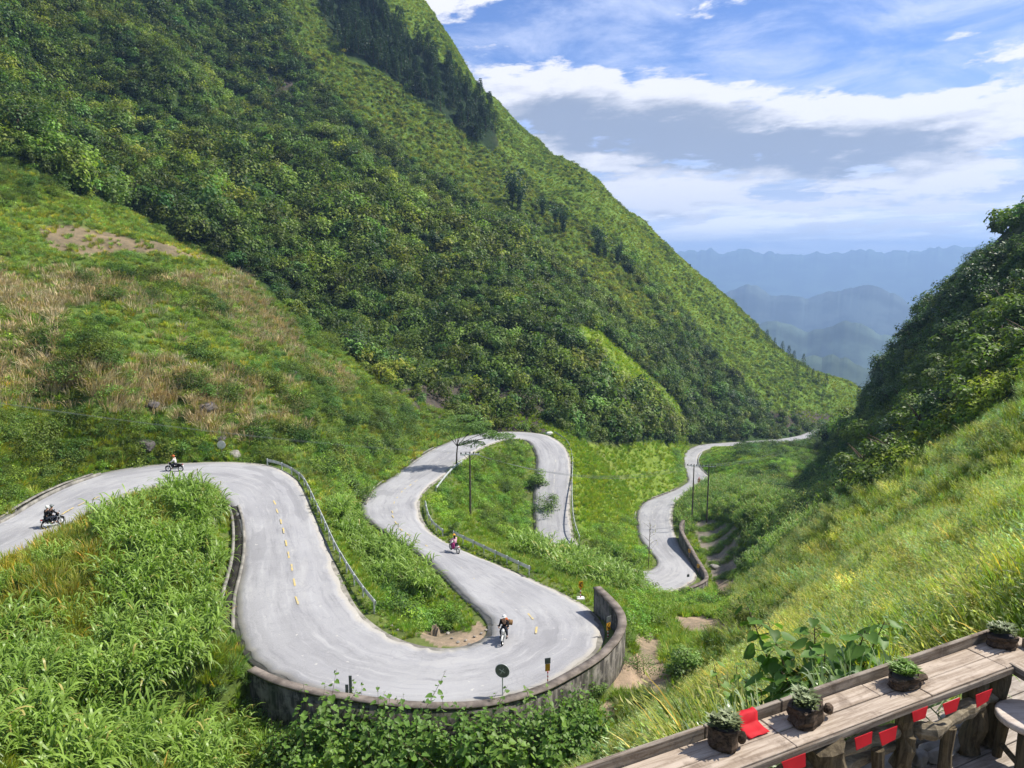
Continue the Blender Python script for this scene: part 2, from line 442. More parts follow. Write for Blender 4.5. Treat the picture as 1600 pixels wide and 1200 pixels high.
class MB:
    "collects simple solids into one mesh"
    def __init__(s): s.bm = bmesh.new()
    def box(s, c, size, rot=None, bevel=0):
        M = Matrix.Translation(c) @ (rot.to_4x4() if rot else Matrix.Identity(4)) @ Matrix.Diagonal((*size, 1))
        r = bmesh.ops.create_cube(s.bm, size=1, matrix=M)
        if bevel:
            es = list({e for v in r['verts'] for e in v.link_edges}); bmesh.ops.bevel(s.bm, geom=es, offset=bevel, segments=1, affect='EDGES')
        return s
    def tube(s, pts, rad, n=8, cap=True, wob=0.0, flat=1.0, seed=0):
        rr = random.Random(seed); pts = [Vector(p) for p in pts]
        if not hasattr(rad, '__len__'): rad = [rad]*len(pts)
        rings = []; up = None
        for i, p in enumerate(pts):
            t = (pts[min(i+1, len(pts)-1)]-pts[max(i-1, 0)]).normalized()
            if up is None: up = Vector((0,0,1)) if abs(t.z) < .9 else Vector((1,0,0))
            a = t.cross(up).normalized(); b = a.cross(t).normalized(); up = b
            ring = []
            for k in range(n):
                w = 2*math.pi*k/n; r = rad[i]*(1+(rr.random()-.5)*2*wob)
                ring.append(s.bm.verts.new(p+a*math.cos(w)*r+b*math.sin(w)*r*flat))
            rings.append(ring)
        for i in range(len(rings)-1):
            for k in range(n): s.bm.faces.new((rings[i][k], rings[i][(k+1)%n], rings[i+1][(k+1)%n], rings[i+1][k]))
        if cap: s.bm.faces.new(rings[0][::-1]); s.bm.faces.new(rings[-1])
        return s
    def ball(s, c, size, rot=None, sub=2, wob=0, seed=0):
        M = Matrix.Translation(c) @ (rot.to_4x4() if rot else Matrix.Identity(4)) @ Matrix.Diagonal((*size, 1))
        r = bmesh.ops.create_icosphere(s.bm, subdivisions=sub, radius=.5, matrix=M)
        if wob:
            rr = random.Random(seed); c = Vector(c)
            for v in r['verts']: v.co = c+(v.co-c)*(1+(rr.random()-.5)*2*wob)
        return s
    def torus(s, c, R, r, axis='Y', n=24, m=8, squash=1):
        c = Vector(c); rings = []
        for i in range(n):
            a = 2*math.pi*i/n; ring = []
            for k in range(m):
                b = 2*math.pi*k/m; q = R+r*math.cos(b); w = r*math.sin(b)*squash
                p = {'Y': (q*math.cos(a), w, q*math.sin(a)), 'Z': (q*math.cos(a), q*math.sin(a), w), 'X': (w, q*math.cos(a), q*math.sin(a))}[axis]
                ring.append(s.bm.verts.new(c+Vector(p)))
            rings.append(ring)
        for i in range(n):
            for k in range(m): s.bm.faces.new((rings[i][k], rings[(i+1)%n][k], rings[(i+1)%n][(k+1)%m], rings[i][(k+1)%m]))
        return s
    def poly(s, pts): s.bm.faces.new([s.bm.verts.new(p) for p in pts]); return s
    def prism(s, pts, h):
        "closed outline extruded by vector h"
        a = [s.bm.verts.new(p) for p in pts]; b = [s.bm.verts.new(Vector(p)+Vector(h)) for p in pts]; n = len(a)
        s.bm.faces.new(a[::-1]); s.bm.faces.new(b)
        for i in range(n): s.bm.faces.new((a[i], a[(i+1)%n], b[(i+1)%n], b[i]))
        return s
    def mesh(s, name, mat, smooth=False):
        bmesh.ops.recalc_face_normals(s.bm, faces=s.bm.faces)
        me = bpy.data.meshes.new(name); s.bm.to_mesh(me); s.bm.free()
        for q in (mat if isinstance(mat, (list, tuple)) else [mat]): me.materials.append(q)
        if smooth: me.polygons.foreach_set('use_smooth', np.ones(len(me.polygons), bool))
        return me
    def obj(s, name, mat, parent=None, smooth=False, loc=None, **k):
        o = bpy.data.objects.new(name, s.mesh(name, mat, smooth)); link(o, parent); tag(o, **k)
        if loc: o.location = loc
        return o
def meshobj(name, me, parent=None, **k):
    o = bpy.data.objects.new(name, me); link(o, parent); tag(o, **k); return o
def copy_tree(o, parent=None):
    c = o.copy(); COL.objects.link(c)
    if parent: c.parent = parent
    for ch in [q for q in o.children]: copy_tree(ch, c)
    return c

# ============================ materials ============================
def mat_new(name):
    m = bpy.data.materials.new(name); m.use_nodes = True; m.node_tree.nodes.clear(); return m, NX(m.node_tree)
def finish(m, x, base, rough=.8, spec=.3, bump=None, bstr=.3, bdist=.05, metal=0.0, transl=0.0, tcol=None):
    b = x.new('ShaderNodeBsdfPrincipled'); x.put(b.inputs['Base Color'], base); x.put(b.inputs['Roughness'], rough)
    b.inputs['Specular IOR Level'].default_value = spec; x.put(b.inputs['Metallic'], metal)
    if bump is not None:
        q = x.new('ShaderNodeBump'); q.inputs['Strength'].default_value = bstr; q.inputs['Distance'].default_value = bdist
        x.put(q.inputs['Height'], bump); m.node_tree.links.new(q.outputs[0], b.inputs['Normal'])
    sh = b.outputs[0]
    if transl:
        t = x.new('ShaderNodeBsdfTranslucent'); x.put(t.inputs[0], tcol if tcol is not None else base)
        ms = x.new('ShaderNodeMixShader'); ms.inputs[0].default_value = transl
        m.node_tree.links.new(sh, ms.inputs[1]); m.node_tree.links.new(t.outputs[0], ms.inputs[2]); sh = ms.outputs[0]
    o = x.new('ShaderNodeOutputMaterial'); m.node_tree.links.new(sh, o.inputs[0]); return m
def simple(name, col, rough=.6, spec=.4, metal=0.0, var=.25, scale=6.0, bump=0.0):
    m, x = mat_new(name); tc = x.new('ShaderNodeTexCoord'); n = x.noise(tc.outputs['Object'], scale, 5, .6)
    lo = tuple(c*(1-var) for c in col); hi = tuple(min(1, c*(1+var)) for c in col)
    c = x.mix(x.ss(n, .35, .65), lo, hi)
    return finish(m, x, c, rough, spec, bump=n if bump else None, bstr=bump, bdist=.02, metal=metal)
def leaf_mat(name, lo, hi, transl=.35, rough=.5, spec=.35, tint=True, inst=True):
    "leaf green: varies from plant to plant and leaf to leaf"
    m, x = mat_new(name)
    oi = x.new('ShaderNodeObjectInfo'); at = x.new('ShaderNodeAttribute', attribute_name='tone')
    c = x.mix(oi.outputs['Random'], lo, hi)
    c = x.mix(1.0, c, at.outputs['Color'], 'MULTIPLY')
    if inst:
        a2 = x.new('ShaderNodeAttribute', attribute_name='tint', attribute_type='INSTANCER')
        c = x.mix(1.0, c, a2.outputs['Color'], 'MULTIPLY')
    tcol = x.mix(1.0, c, (1.12, 1.3, .6), 'MULTIPLY')
    return finish(m, x, c, rough, spec, transl=transl, tcol=tcol)
M = {}
M['leaf'] = leaf_mat('broad_leaf', (.08,.135,.035), (.14,.20,.05), spec=.18)
M['leafi'] = leaf_mat('shrub_leaf', (.11,.19,.04), (.17,.27,.05), inst=False)
M['pine'] = leaf_mat('pine_needle', (.038,.08,.03), (.06,.11,.038), transl=.2, inst=False)
M['tree'] = leaf_mat('tree_leaf', (.05,.10,.03), (.085,.145,.04), transl=.35, inst=False)
M['reed'] = leaf_mat('reed_leaf', (.18,.29,.05), (.25,.37,.065), transl=.35, rough=.4, inst=False)
M['grass'] = leaf_mat('grass_blade', (.21,.27,.045), (.29,.35,.065), transl=.42)
M['bigleaf'] = leaf_mat('heart_leaf', (.10,.20,.03), (.16,.27,.045), transl=.4, rough=.5, spec=.35, inst=False)
M['ribbon'] = leaf_mat('ribbon_leaf', (.24,.32,.16), (.32,.40,.22), transl=.3, rough=.35, spec=.5, inst=False)
M['succ'] = leaf_mat('succulent_leaf', (.14,.18,.07), (.2,.23,.11), transl=.1, inst=False)
M['bark'] = simple('bark', (.10,.075,.05), .9, .2, var=.4, scale=9, bump=.5)
M['dry'] = leaf_mat('dry_stalk', (.50,.38,.22), (.66,.52,.31), transl=.2, rough=.8, spec=.1)
M['steel'] = simple('galvanised_steel', (.58,.62,.62), .45, .5, .25, .12, 3)
M['pole'] = simple('weathered_pole', (.12,.10,.08), .85, .2, 0, .3, 2)
M['black'] = simple('black_cloth', (.012,.012,.014), .8, .2)
M['tyre'] = simple('tyre_rubber', (.02,.02,.02), .85, .2)
M['rim'] = simple('alloy_rim', (.55,.55,.56), .35, .5, .5, .1)
M['white'] = simple('white_paint', (.72,.72,.70), .4, .5, 0, .08)
M['pink'] = simple('pink_shirt', (.75,.42,.55), .8, .2, 0, .1)
M['magenta'] = simple('magenta_bag', (.40,.03,.17), .7, .3)
M['red'] = simple('red_plastic', (.5,.02,.02), .4, .5)
M['skin'] = simple('skin', (.42,.25,.17), .6, .3, 0, .05)
M['denim'] = simple('dark_trousers', (.03,.035,.05), .85, .2)
M['orange'] = simple('orange_cloth', (.55,.15,.05), .8, .2)
M['brown'] = simple('brown_canvas', (.20,.12,.055), .85, .2)
M['yellow'] = simple('yellow_sign', (.75,.38,.02), .5, .4, 0, .12)
M['signblack'] = simple('sign_black', (.02,.02,.02), .6, .3)
M['greyplate'] = simple('grey_plate', (.17,.19,.19), .5, .4, .3, .2)
M['mirrorback'] = simple('mirror_back', (.16,.18,.15), .6, .4, .1, .25)
M['stone'] = simple('grey_stone', (.30,.28,.25), .9, .2, 0, .35, 3, .8)
M['darkrock'] = simple('dark_rock', (.10,.09,.085), .9, .2, 0, .5, 2, .9)
M['whitestone'] = simple('painted_block', (.62,.62,.58), .8, .2, 0, .15, 4)
M['redcloth'] = simple('red_cloth', (.48,.012,.02), .7, .2, 0, .1, 5)
M['yellowcloth'] = simple('yellow_star', (.8,.5,.02), .7, .2, 0, .1, 5)
def _asphalt():
    m, x = mat_new('asphalt'); g = x.new('ShaderNodeNewGeometry').outputs['Position']
    at = x.new('ShaderNodeAttribute', attribute_name='rd'); sp = x.new('ShaderNodeSeparateColor'); m.node_tree.links.new(at.outputs['Color'], sp.inputs[0])
    along, across, wear = sp.outputs
    big = x.noise(g, .12, 5, .6, .4); fine = x.noise(g, 9, 6, .7); tc = x.comb(x.mul(along, 220.0), x.mul(across, 14.0), 0.0)
    streak = x.noise(tc, 1.0, 5, .65)
    c = x.mix(x.ss(big, .35, .68), (.255,.255,.265), (.34,.34,.345))
    c = x.mix(x.mul(x.ss(streak, .5, .72), .6), c, (.42,.42,.42))
    c = x.mix(x.mul(x.ss(streak, .48, .3), .6), c, (.18,.18,.195))
    c = x.mix(x.mul(x.ss(fine, .45, .75), .35), c, (.42,.41,.40))
    lane = x.m('ABSOLUTE', x.sub(x.m('ABSOLUTE', x.sub(across, .5)), .24)); track = x.ss(lane, .13, .02)
    c = x.mix(x.mul(track, .32), c, (.36,.36,.37))
    pt = x.noise(x.comb(x.mul(along, 60.0), x.mul(across, 2.0), 4.0), 1.3, 3, .5, .6); c = x.mix(x.mul(x.ss(pt, .60, .63), .45), c, (.21,.21,.22)); c = x.mix(x.mul(x.ss(pt, .37, .34), .35), c, (.38,.375,.365))
    edge = x.m('ABSOLUTE', x.sub(across, .5))
    en = x.add(edge, x.mul(x.sub(x.noise(g, .9, 4, .7), .5), .10))
    c = x.mix(x.mul(x.ss(en, .43, .485), .75), c, (.38,.36,.32))
    spk = x.noise(g, 2.2, 3, .6)
    c = x.mix(x.mul(x.ss(spk, .70, .74), .8), c, (.52,.50,.46))
    seam = x.ss(x.m('ABSOLUTE', x.sub(x.noise(g, .35, 3, .5, 1.5), .5)), .012, .003)
    c = x.mix(x.mul(seam, .18), c, (.16,.16,.17))
    return finish(m, x, c, .9, .2, bump=fine, bstr=.25, bdist=.01)
M['asphalt'] = _asphalt()
def _paint():
    m, x = mat_new('road_paint'); g = x.new('ShaderNodeNewGeometry').outputs['Position']
    n = x.noise(g, 5, 5, .7); return finish(m, x, x.mix(x.ss(n, .42, .62), (.56,.43,.15), (.38,.35,.27)), .8, .2)
M['paint'] = _paint()
def _paint2():
    m, x = mat_new('worn_white_paint'); g = x.new('ShaderNodeNewGeometry').outputs['Position']
    n = x.noise(g, 5, 5, .7); return finish(m, x, x.mix(x.ss(n, .42, .62), (.52,.50,.42), (.38,.37,.35)), .8, .2)
M['paintw'] = _paint2()
def _wall():
    m, x = mat_new('mossy_concrete'); g = x.new('ShaderNodeNewGeometry'); p = g.outputs['Position']
    sp = x.new('ShaderNodeSeparateXYZ'); m.node_tree.links.new(p, sp.inputs[0])
    st = x.noise(x.comb(x.mul(sp.outputs[0], 3.0), x.mul(sp.outputs[1], 3.0), x.mul(sp.outputs[2], .35)), 1.0, 6, .7)
    n = x.noise(p, 1.3, 6, .65)
    c = x.mix(x.ss(st, .40, .66), (.045,.042,.038), (.20,.185,.165))
    c = x.mix(x.mul(x.ss(n, .48, .62), .6), c, (.27,.25,.22))
    c = x.mix(x.mul(x.ss(x.noise(p, .5, 4, .6), .52, .62), .5), c, (.04,.055,.025))
    return finish(m, x, c, .95, .1, bump=n, bstr=.6, bdist=.08)
M['wall'] = _wall()
M['coping'] = simple('wall_coping', (.17,.145,.125), .95, .1, 0, .35, 1.2, .4)
M['concrete'] = simple('old_concrete', (.22,.21,.185), .95, .1, 0, .35, 1.0, .4)
M['ditch'] = simple('dark_ditch', (.03,.028,.024), .9, .1, 0, .4, 1.0)  # channel bed coloured far darker than the concrete lips
def _wood(name, lo, hi, dark, ax=0, sc=1.0):
    m, x = mat_new(name); tc = x.new('ShaderNodeTexCoord'); sp = x.new('ShaderNodeSeparateXYZ'); m.node_tree.links.new(tc.outputs['Object'], sp.inputs[0])
    k = [16.0*sc, 16.0*sc, 16.0*sc]; k[ax] = 1.1*sc
    v = x.comb(x.mul(sp.outputs[0], k[0]), x.mul(sp.outputs[1], k[1]), x.mul(sp.outputs[2], k[2]))
    n = x.noise(v, 1.6, 8, .7, .6); n2 = x.noise(tc.outputs['Object'], 5*sc, 6, .65); n3 = x.noise(tc.outputs['Object'], 45*sc, 4, .7)
    c = x.mix(x.ss(n, .36, .64), lo, hi); c = x.mix(x.mul(x.ss(n2, .52, .68), .6), c, dark)
    c = x.mix(x.mul(x.ss(n3, .5, .7), .4), c, hi)
    c = x.mix(x.mul(x.ss(n, .36, .28), .7), c, dark)
    return finish(m, x, c, .9, .15, bump=n, bstr=.7, bdist=.006)
M['shelf'] = _wood('weathered_plank', (.25,.195,.145), (.46,.385,.31), (.13,.095,.07))
M['rimwood'] = _wood('dark_plank', (.13,.10,.075), (.30,.26,.215), (.06,.045,.035))
M['post'] = _wood('old_post', (.055,.043,.028), (.15,.12,.075), (.03,.025,.016), 2)
M['branch'] = _wood('bare_branch', (.13,.105,.07), (.27,.23,.165), (.06,.05,.035))
M['deck'] = _wood('deck_board', (.24,.20,.165), (.42,.37,.32), (.16,.13,.10))
M['stump'] = _wood('rotten_stump', (.02,.016,.012), (.12,.085,.06), (.008,.007,.006), 0, 1.3)
M['stool'] = _wood('pale_seat', (.50,.42,.35), (.66,.58,.51), (.42,.34,.27))
# ============================ zones of the ground, traced on the photograph's sight lines ============================
def inpoly(u, v, P):
    P = np.array(P, float); n = len(P); r = np.zeros(u.shape, bool); j = n-1
    for i in range(n):
        yi, yj = P[i,1], P[j,1]
        c = ((yi > v) != (yj > v)) & (u < (P[j,0]-P[i,0])*(v-yi)/((yj-yi) if yj != yi else 1e-9)+P[i,0]); r ^= c; j = i
    return r
Z_PINE = [(470,-60),(560,-60),(600,20),(665,75),(710,115),(765,170),(780,225),(770,238),(720,205),(690,180),(640,140),(590,110),(545,95),(510,40)]
Z_RIDGE = [(500,-300),(900,-300),(1500,400),(1400,720),(1340,668),(1260,662),(1200,640),(1120,560),(1050,490),(980,410),(900,345),(820,290),(760,225),(700,140),(600,60)]
Z_MIDSLOPE = [(380,-200),(500,-200),(520,60),(600,115),(700,190),(790,240),(880,330),(960,400),(1010,460),(1040,520),(1000,520),(920,440),(850,390),(760,330),(640,250),(540,170),(450,60)]
Z_FIELD = [(-300,215),(0,245),(60,262),(110,300),(190,325),(260,355),(330,400),(400,440),(470,505),(520,545),(600,600),(650,625),(720,660),(760,690),(700,720),(560,800),(-300,900)]
Z_BARE = [(60,355),(100,350),(190,368),(290,385),(335,410),(300,402),(200,395),(130,402),(80,390)]
Z_BRIGHT = [[(908,508),(940,520),(980,555),(1030,600),(1062,632),(1066,668),(1045,655),(1000,612),(950,590),(915,560)],
            [(830,650),(900,690),(960,700),(1000,690),(1075,690),(1080,740),(1040,775),(990,800),(1000,880),(960,850),(905,840),(885,700)],
            [(1110,700),(1180,700),(1230,760),(1260,820),(1180,800),(1060,800),(1120,745)]]
Z_CLIFF = [[(600,612),(680,600),(740,600),(840,612),(860,650),(800,676),(740,672),(690,655),(640,650)],[(1190,645),(1260,640),(1310,650),(1310,662),(1262,670),(1200,684)],
           [(405,115),(455,120),(485,165),(460,180),(420,150)],[(845,560),(870,565),(868,605),(850,600)],[(760,645),(850,650),(850,676),(760,680)]]
Z_SOIL = [[(668,962),(700,985),(735,990),(748,972),(764,982),(748,1012),(690,1016),(655,995)],[(958,1045),(985,1030),(1010,995),(1035,1000),(1030,1035),(1055,1060),(1050,1080),(1010,1090),(960,1085)],[(1048,968),(1100,963),(1160,975),(1165,990),(1110,1000),(1070,990)],
          [(985,995),(1020,990),(1035,1010),(1015,1025),(990,1010)],[(930,1100),(965,1095),(960,1130),(935,1125)],[(1118,900),(1150,900),(1150,935),(1120,942)]]
Z_TERR = [(1082,815),(1120,812),(1160,828),(1155,850),(1160,880),(1180,895),(1150,905),(1115,905),(1095,860)]
Z_REED = [[(-80,900),(0,858),(60,830),(140,795),(200,780),(235,765),(245,735),(285,738),(315,752),(345,775),(362,800),(330,830),(300,860),(345,880),(335,930),(352,985),(385,1010),(405,1050),(395,1100),(370,1160),(360,1230),(-80,1230)],
          [(520,800),(545,795),(590,815),(640,845),(690,890),(725,930),(735,960),(690,955),(640,930),(600,935),(560,890),(530,850)],
          [(790,850),(830,838),(880,848),(960,855),(1000,880),(1000,925),(965,930),(930,912),(880,905),(840,888)]]
Z_RWOOD = [(1347,690),(1338,640),(1345,560),(1375,500),(1440,430),(1520,390),(1590,355),(1700,330),(1700,560),(1600,600),(1530,665),(1450,700),(1390,760),(1330,780),(1270,775),(1280,740),(1330,720)]
Z_RWOOD2 = [(1345,700),(1420,620),(1480,560),(1560,500),(1700,440),(1700,600),(1600,640),(1520,680),(1450,700),(1400,755),(1330,770)]  # part of the wood whose leaf colours are brightened to look sunlit
Z_GULLY = [(1060,800),(1130,790),(1200,790),(1300,740),(1340,780),(1290,800),(1230,850),(1200,880),(1180,900),(1160,890),(1130,840),(1080,820)]
Z_RSLOPE = [(960,1210),(965,1110),(1080,1060),(1110,1000),(1160,985),(1150,930),(1200,890),(1240,840),(1330,790),(1450,720),(1540,680),(1640,610),(1800,560),(1800,1300),(960,1300)]
Z_SHRUB = [(385,1110),(470,1070),(560,1100),(700,1110),(800,1120),(860,1070),(905,1080),(950,1140),(960,1210),(380,1210)]
def anypoly(u, v, L):
    r = np.zeros(u.shape, bool)
    for P in L: r |= inpoly(u, v, P)
    return r
# ============================ ground sheet ============================
GAZ, GR = polar_axes()
def build_ground():
    A, R = np.meshgrid(GAZ, GR, indexing='ij'); X, Y = np.sin(A)*R, np.cos(A)*R
    Z = ground(X, Y)
    V = np.stack([X.ravel(), Y.ravel(), Z.ravel()], 1); nA, nR = X.shape
    i = np.arange(nA-1)[:,None]*nR + np.arange(nR-1)[None]; i = i.ravel()
    F = np.stack([i, i+nR, i+nR+1, i+1], 1)
    u, v = project(V); front = V[:,1] > .05
    w = fbm(X.ravel(), Y.ravel(), 5, 3)
    uu, vv = u+w*26*np.clip(60/np.hypot(V[:,0],V[:,1]),.2,1), v+w*20*np.clip(60/np.hypot(V[:,0],V[:,1]),.2,1)
    col = np.tile(np.array([.105,.14,.04]), (len(V),1))
    def put(mask, c): col[mask & front] = c
    put(inpoly(u,v,Z_RIDGE), (.11,.185,.03)); put(inpoly(u,v,Z_MIDSLOPE), (.085,.145,.03))
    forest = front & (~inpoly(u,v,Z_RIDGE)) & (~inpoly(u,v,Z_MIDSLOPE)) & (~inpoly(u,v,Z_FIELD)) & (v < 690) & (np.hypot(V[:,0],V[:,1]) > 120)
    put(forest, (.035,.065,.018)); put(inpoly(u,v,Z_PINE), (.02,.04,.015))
    put(inpoly(u,v,Z_FIELD), (.10,.155,.035)); put(inpoly(uu,vv,Z_BARE), (.19,.155,.10))
    put(anypoly(u,v,Z_BRIGHT), (.15,.22,.035)); put(inpoly(u,v,Z_GULLY), (.05,.09,.03))
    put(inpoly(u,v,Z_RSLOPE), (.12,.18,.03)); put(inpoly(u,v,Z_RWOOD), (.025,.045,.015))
    put(anypoly(uu,vv,Z_CLIFF), (.075,.066,.056)); put(anypoly(uu,vv,Z_SOIL), (.27,.215,.155)); put(inpoly(uu,vv,Z_TERR), (.22,.20,.165))
    put(inpoly(u,v,Z_REED[0]), (.09,.13,.03))
    h = np.hypot(V[:,0],V[:,1]); col[h > 700] = (.05,.085,.035)
    me = mesh_np('ground', V, F, M_ground(), col=col, smooth=True)
    o = meshobj('ground', me, kind='structure')
    return Z
def M_ground():
    m, x = mat_new('earth_and_grass'); p = x.new('ShaderNodeNewGeometry').outputs['Position']
    at = x.new('ShaderNodeAttribute', attribute_name='tone').outputs['Color']
    n = x.noise(p, .35, 6, .65); f = x.noise(p, 3.0, 6, .7); g = x.noise(p, .06, 4, .6)
    c = x.mix(x.ss(n, .3, .7), x.mix(1.0, at, (.62,.66,.62), 'MULTIPLY'), x.mix(1.0, at, (1.35,1.25,1.2), 'MULTIPLY'))
    c = x.mix(x.mul(x.ss(f, .45, .72), .35), c, x.mix(1.0, at, (1.6,1.45,1.5), 'MULTIPLY'))
    c = x.mix(x.mul(x.ss(f, .5, .3), .5), c, x.mix(1.0, at, (.5,.5,.55), 'MULTIPLY'))
    c = x.mix(x.mul(x.ss(g, .58, .72), .3), c, (.17,.14,.07))
    return finish(m, x, c, .95, .1, bump=x.add(x.mul(n, .7), x.mul(f, .3)), bstr=.6, bdist=.35)
GZ = build_ground()
# visibility horizon for culling what the mountain hides
_tan = GZ/GR[None]; _runmax = np.maximum.accumulate(_tan, axis=1)
def visible(x, y, z, lift=3.0, margin=.012):
    h = np.hypot(x, y); a = np.arctan2(x, y)
    j = np.clip(np.searchsorted(GAZ, a)-1, 0, len(GAZ)-2); k = np.clip(np.searchsorted(GR, h*.985)-1, 0, len(GR)-1)
    return (z+lift)/h > _runmax[j, k]-margin
# ============================ road ============================
def strip(name, A, B, mat, n=8, lift=0.0, thick=.35, rd=True, i0=0, i1=None):
    i1 = i1 or len(A); A = A[i0:i1]; B = B[i0:i1]; m = len(A); T = np.linspace(0, 1, n+1)
    cam_ = .0
    V = (A[:,None]*(1-T)[None,:,None]+B[:,None]*T[None,:,None]); V[...,2] += lift
    V = V.reshape(-1,3); K = n+1
    L = np.r_[0, np.cumsum(np.linalg.norm(np.diff(.5*(A+B), axis=0), axis=1))]
    col = np.stack([np.repeat(L/1000, K), np.tile(T, m), np.zeros(m*K)], 1)
    i = (np.arange(m-1)[:,None]*K+np.arange(n)[None]).ravel(); F = np.stack([i, i+1, i+K+1, i+K], 1)
    if thick:                                        # sides of the slab
        o = len(V); a = V[0::K].copy(); a[:,2] -= thick; b = V[n::K].copy(); b[:,2] -= thick
        V = np.vstack([V, a, b]); col = np.vstack([col, col[0::K], col[n::K]])
        q = np.arange(m-1); F = np.vstack([F, np.stack([q*K, (q+1)*K, o+q+1, o+q], 1), np.stack([q*K+n, o+m+q, o+m+q+1, (q+1)*K+n], 1)])
    me = mesh_np(name, V, F, mat, smooth=False)
    a = me.color_attributes.new('rd', 'FLOAT_COLOR', 'POINT'); c = np.ones((len(V),4), np.float32); c[:,:3] = col; a.data.foreach_set('color', c.ravel())
    return meshobj(name, me)
def jitter_edges():
    n = len(RL); s = np.arange(n); d = (RR-RL); w = np.linalg.norm(d, axis=1)[:,None]; d = d/w
    j1 = np.array([vnoise(np.array([k*.7]), np.array([1.]), 1.)[0]-.5 for k in s])[:,None]; j2 = np.array([vnoise(np.array([k*.7]), np.array([31.]), 1.)[0]-.5 for k in s])[:,None]
    return RL-d*(.0+j1*.3), RR+d*(.0+j2*.3)
_a, _b = jitter_edges()
tag(strip('road', _a, _b, M['asphalt'], 10, 0.0, .45), kind='structure')
# gravelly verge under the tarmac edge
_d = (RR-RL)/np.linalg.norm(RR-RL, axis=1)[:,None]
tag(strip('road_shoulder', RL-_d*.32, RR+_d*.32, M['concrete'], 2, -.045, .3), kind='structure')
def road_near(P):
    d = np.hypot(RC[:,0]-P[0], RC[:,1]-P[1]); k = int(d.argmin()); t = RC[min(k+1,len(RC)-1)]-RC[max(k-1,0)]
    return k, Vector(t).normalized()
def road_hit(u, v):
    "point of the road surface seen at a pixel (first lane met along the ray)"
    x, y, t = ray(u, v); best = None
    for z in np.arange(-19, -90, -.05):
        D = z/t; X, Y = x*D, y*D; d = np.hypot(RC[:,0]-X, RC[:,1]-Y); k = d.argmin()
        if d[k] < RHW[k]+.6 and abs(RC[k,2]-z) < .4:
            e, rz = road_edge(np.array([X]), np.array([Y]))
            if e[0] < 0 and abs(rz[0]-z) < .04: return (X, Y, float(rz[0]))
    return None
def road_z(x, y): return float(road_edge(np.array([x]), np.array([y]))[1][0])
DASH = [(429,785),(433,798),(439,814),(443,829),(447,848),(451,867),(456,886),(460,910),(464,938),
        (110,795),(128,787),(150,778),(100,802),
        (742,905),(766,915),(787,927),(811,944),(829,963),(838,984),(720,886),(706,877),(690,867),(668,854),(651,846),(638,835),(626,826),(619,817),
        (614,807),(613,799),(616,785),(621,776),(628,768),(634,762),(642,757),(650,751)]
DASHW = [(868,720),(867,727),(867,735),(866,743),(866,752),(865,761),(864,770),(863,779),(861,790),(860,802),(860,814),(860,826),
         (1030,785),(1024,792),(1020,800),(1022,812),(1024,822),(685,718),(700,708),(715,700),(672,727),(662,735)]
def dashes(L, mat, name):
    V = []; F = []
    for (u, v) in L:
        P = road_hit(u, v)
        if not P: continue
        k, t = road_near(P); t = np.array(t); n = np.array([-t[1], t[0], 0]); n /= np.linalg.norm(n); P = np.array(P)
        o = len(V); l, w = .62, .065
        for s in (-1, -.33, .33, 1):
            for q in (-1, 1): Q = P+t*l*s+n*w*q*(1+.12*random.uniform(-1,1)); Q[2] = road_z(Q[0], Q[1])+.02; V.append(Q)
        for a in range(3): F.append((o+2*a, o+2*a+1, o+2*a+3, o+2*a+2))
    return tag(meshobj(name, mesh_np(name, V, F, mat)), kind='structure')
dashes(DASH, M['paint'], 'lane_marking'); dashes(DASHW, M['paintw'], 'pale_lane_marking')

# ============================ retaining walls, ditches ============================
def wall(P, h_in, depth, th, label, name='retaining_wall', cop=True, z0=None):
    P = np.array(P); k = len(P); T = np.gradient(P, axis=0); N = np.stack([-T[:,1], T[:,0], 0*T[:,0]], 1); N /= np.linalg.norm(N, axis=1)[:,None]
    root = empty(name, tuple(P[k//2]), label=label, cat='wall'); o0 = P[k//2]
    def ring(d0, d1, za, zb, nm, mat, par):
        V = []; F = []
        jj = [fbm(np.array([q*.8]), np.array([d0*7.]), 3, 2)[0]*.05 for q in range(k)]
        for q in range(k):
            for (d, z) in ((d0, za), (d1, za), (d1, zb), (d0, zb)): V.append(P[q]+N[q]*(d+jj[q])+np.array([0,0,z])-o0)
        for q in range(k-1):
            for e in range(4): F.append((q*4+e, q*4+(e+1)%4, q*4+4+(e+1)%4, q*4+4+e))
        F.append((0,1,2,3)); q = (k-1)*4; F.append((q+3,q+2,q+1,q))
        return meshobj(nm, mesh_np(nm, V, F, mat), par)
    ring(0, -th, 0-.12, -depth, 'wall_face', M['wall'], root)
    if cop: ring(.06, -th-.05, .0, -.117, 'coping', M['coping'], root)
    return root
w1 = [W1[i] for i in range(len(W1))]
wall(W1, .8, 4.2, .45, 'long curved stained concrete wall around the outside of the nearest hairpin bend')
wall(W2, .8, 4.5, .5, 'short dark curved wall at the low bend beside the washed-out terraces')
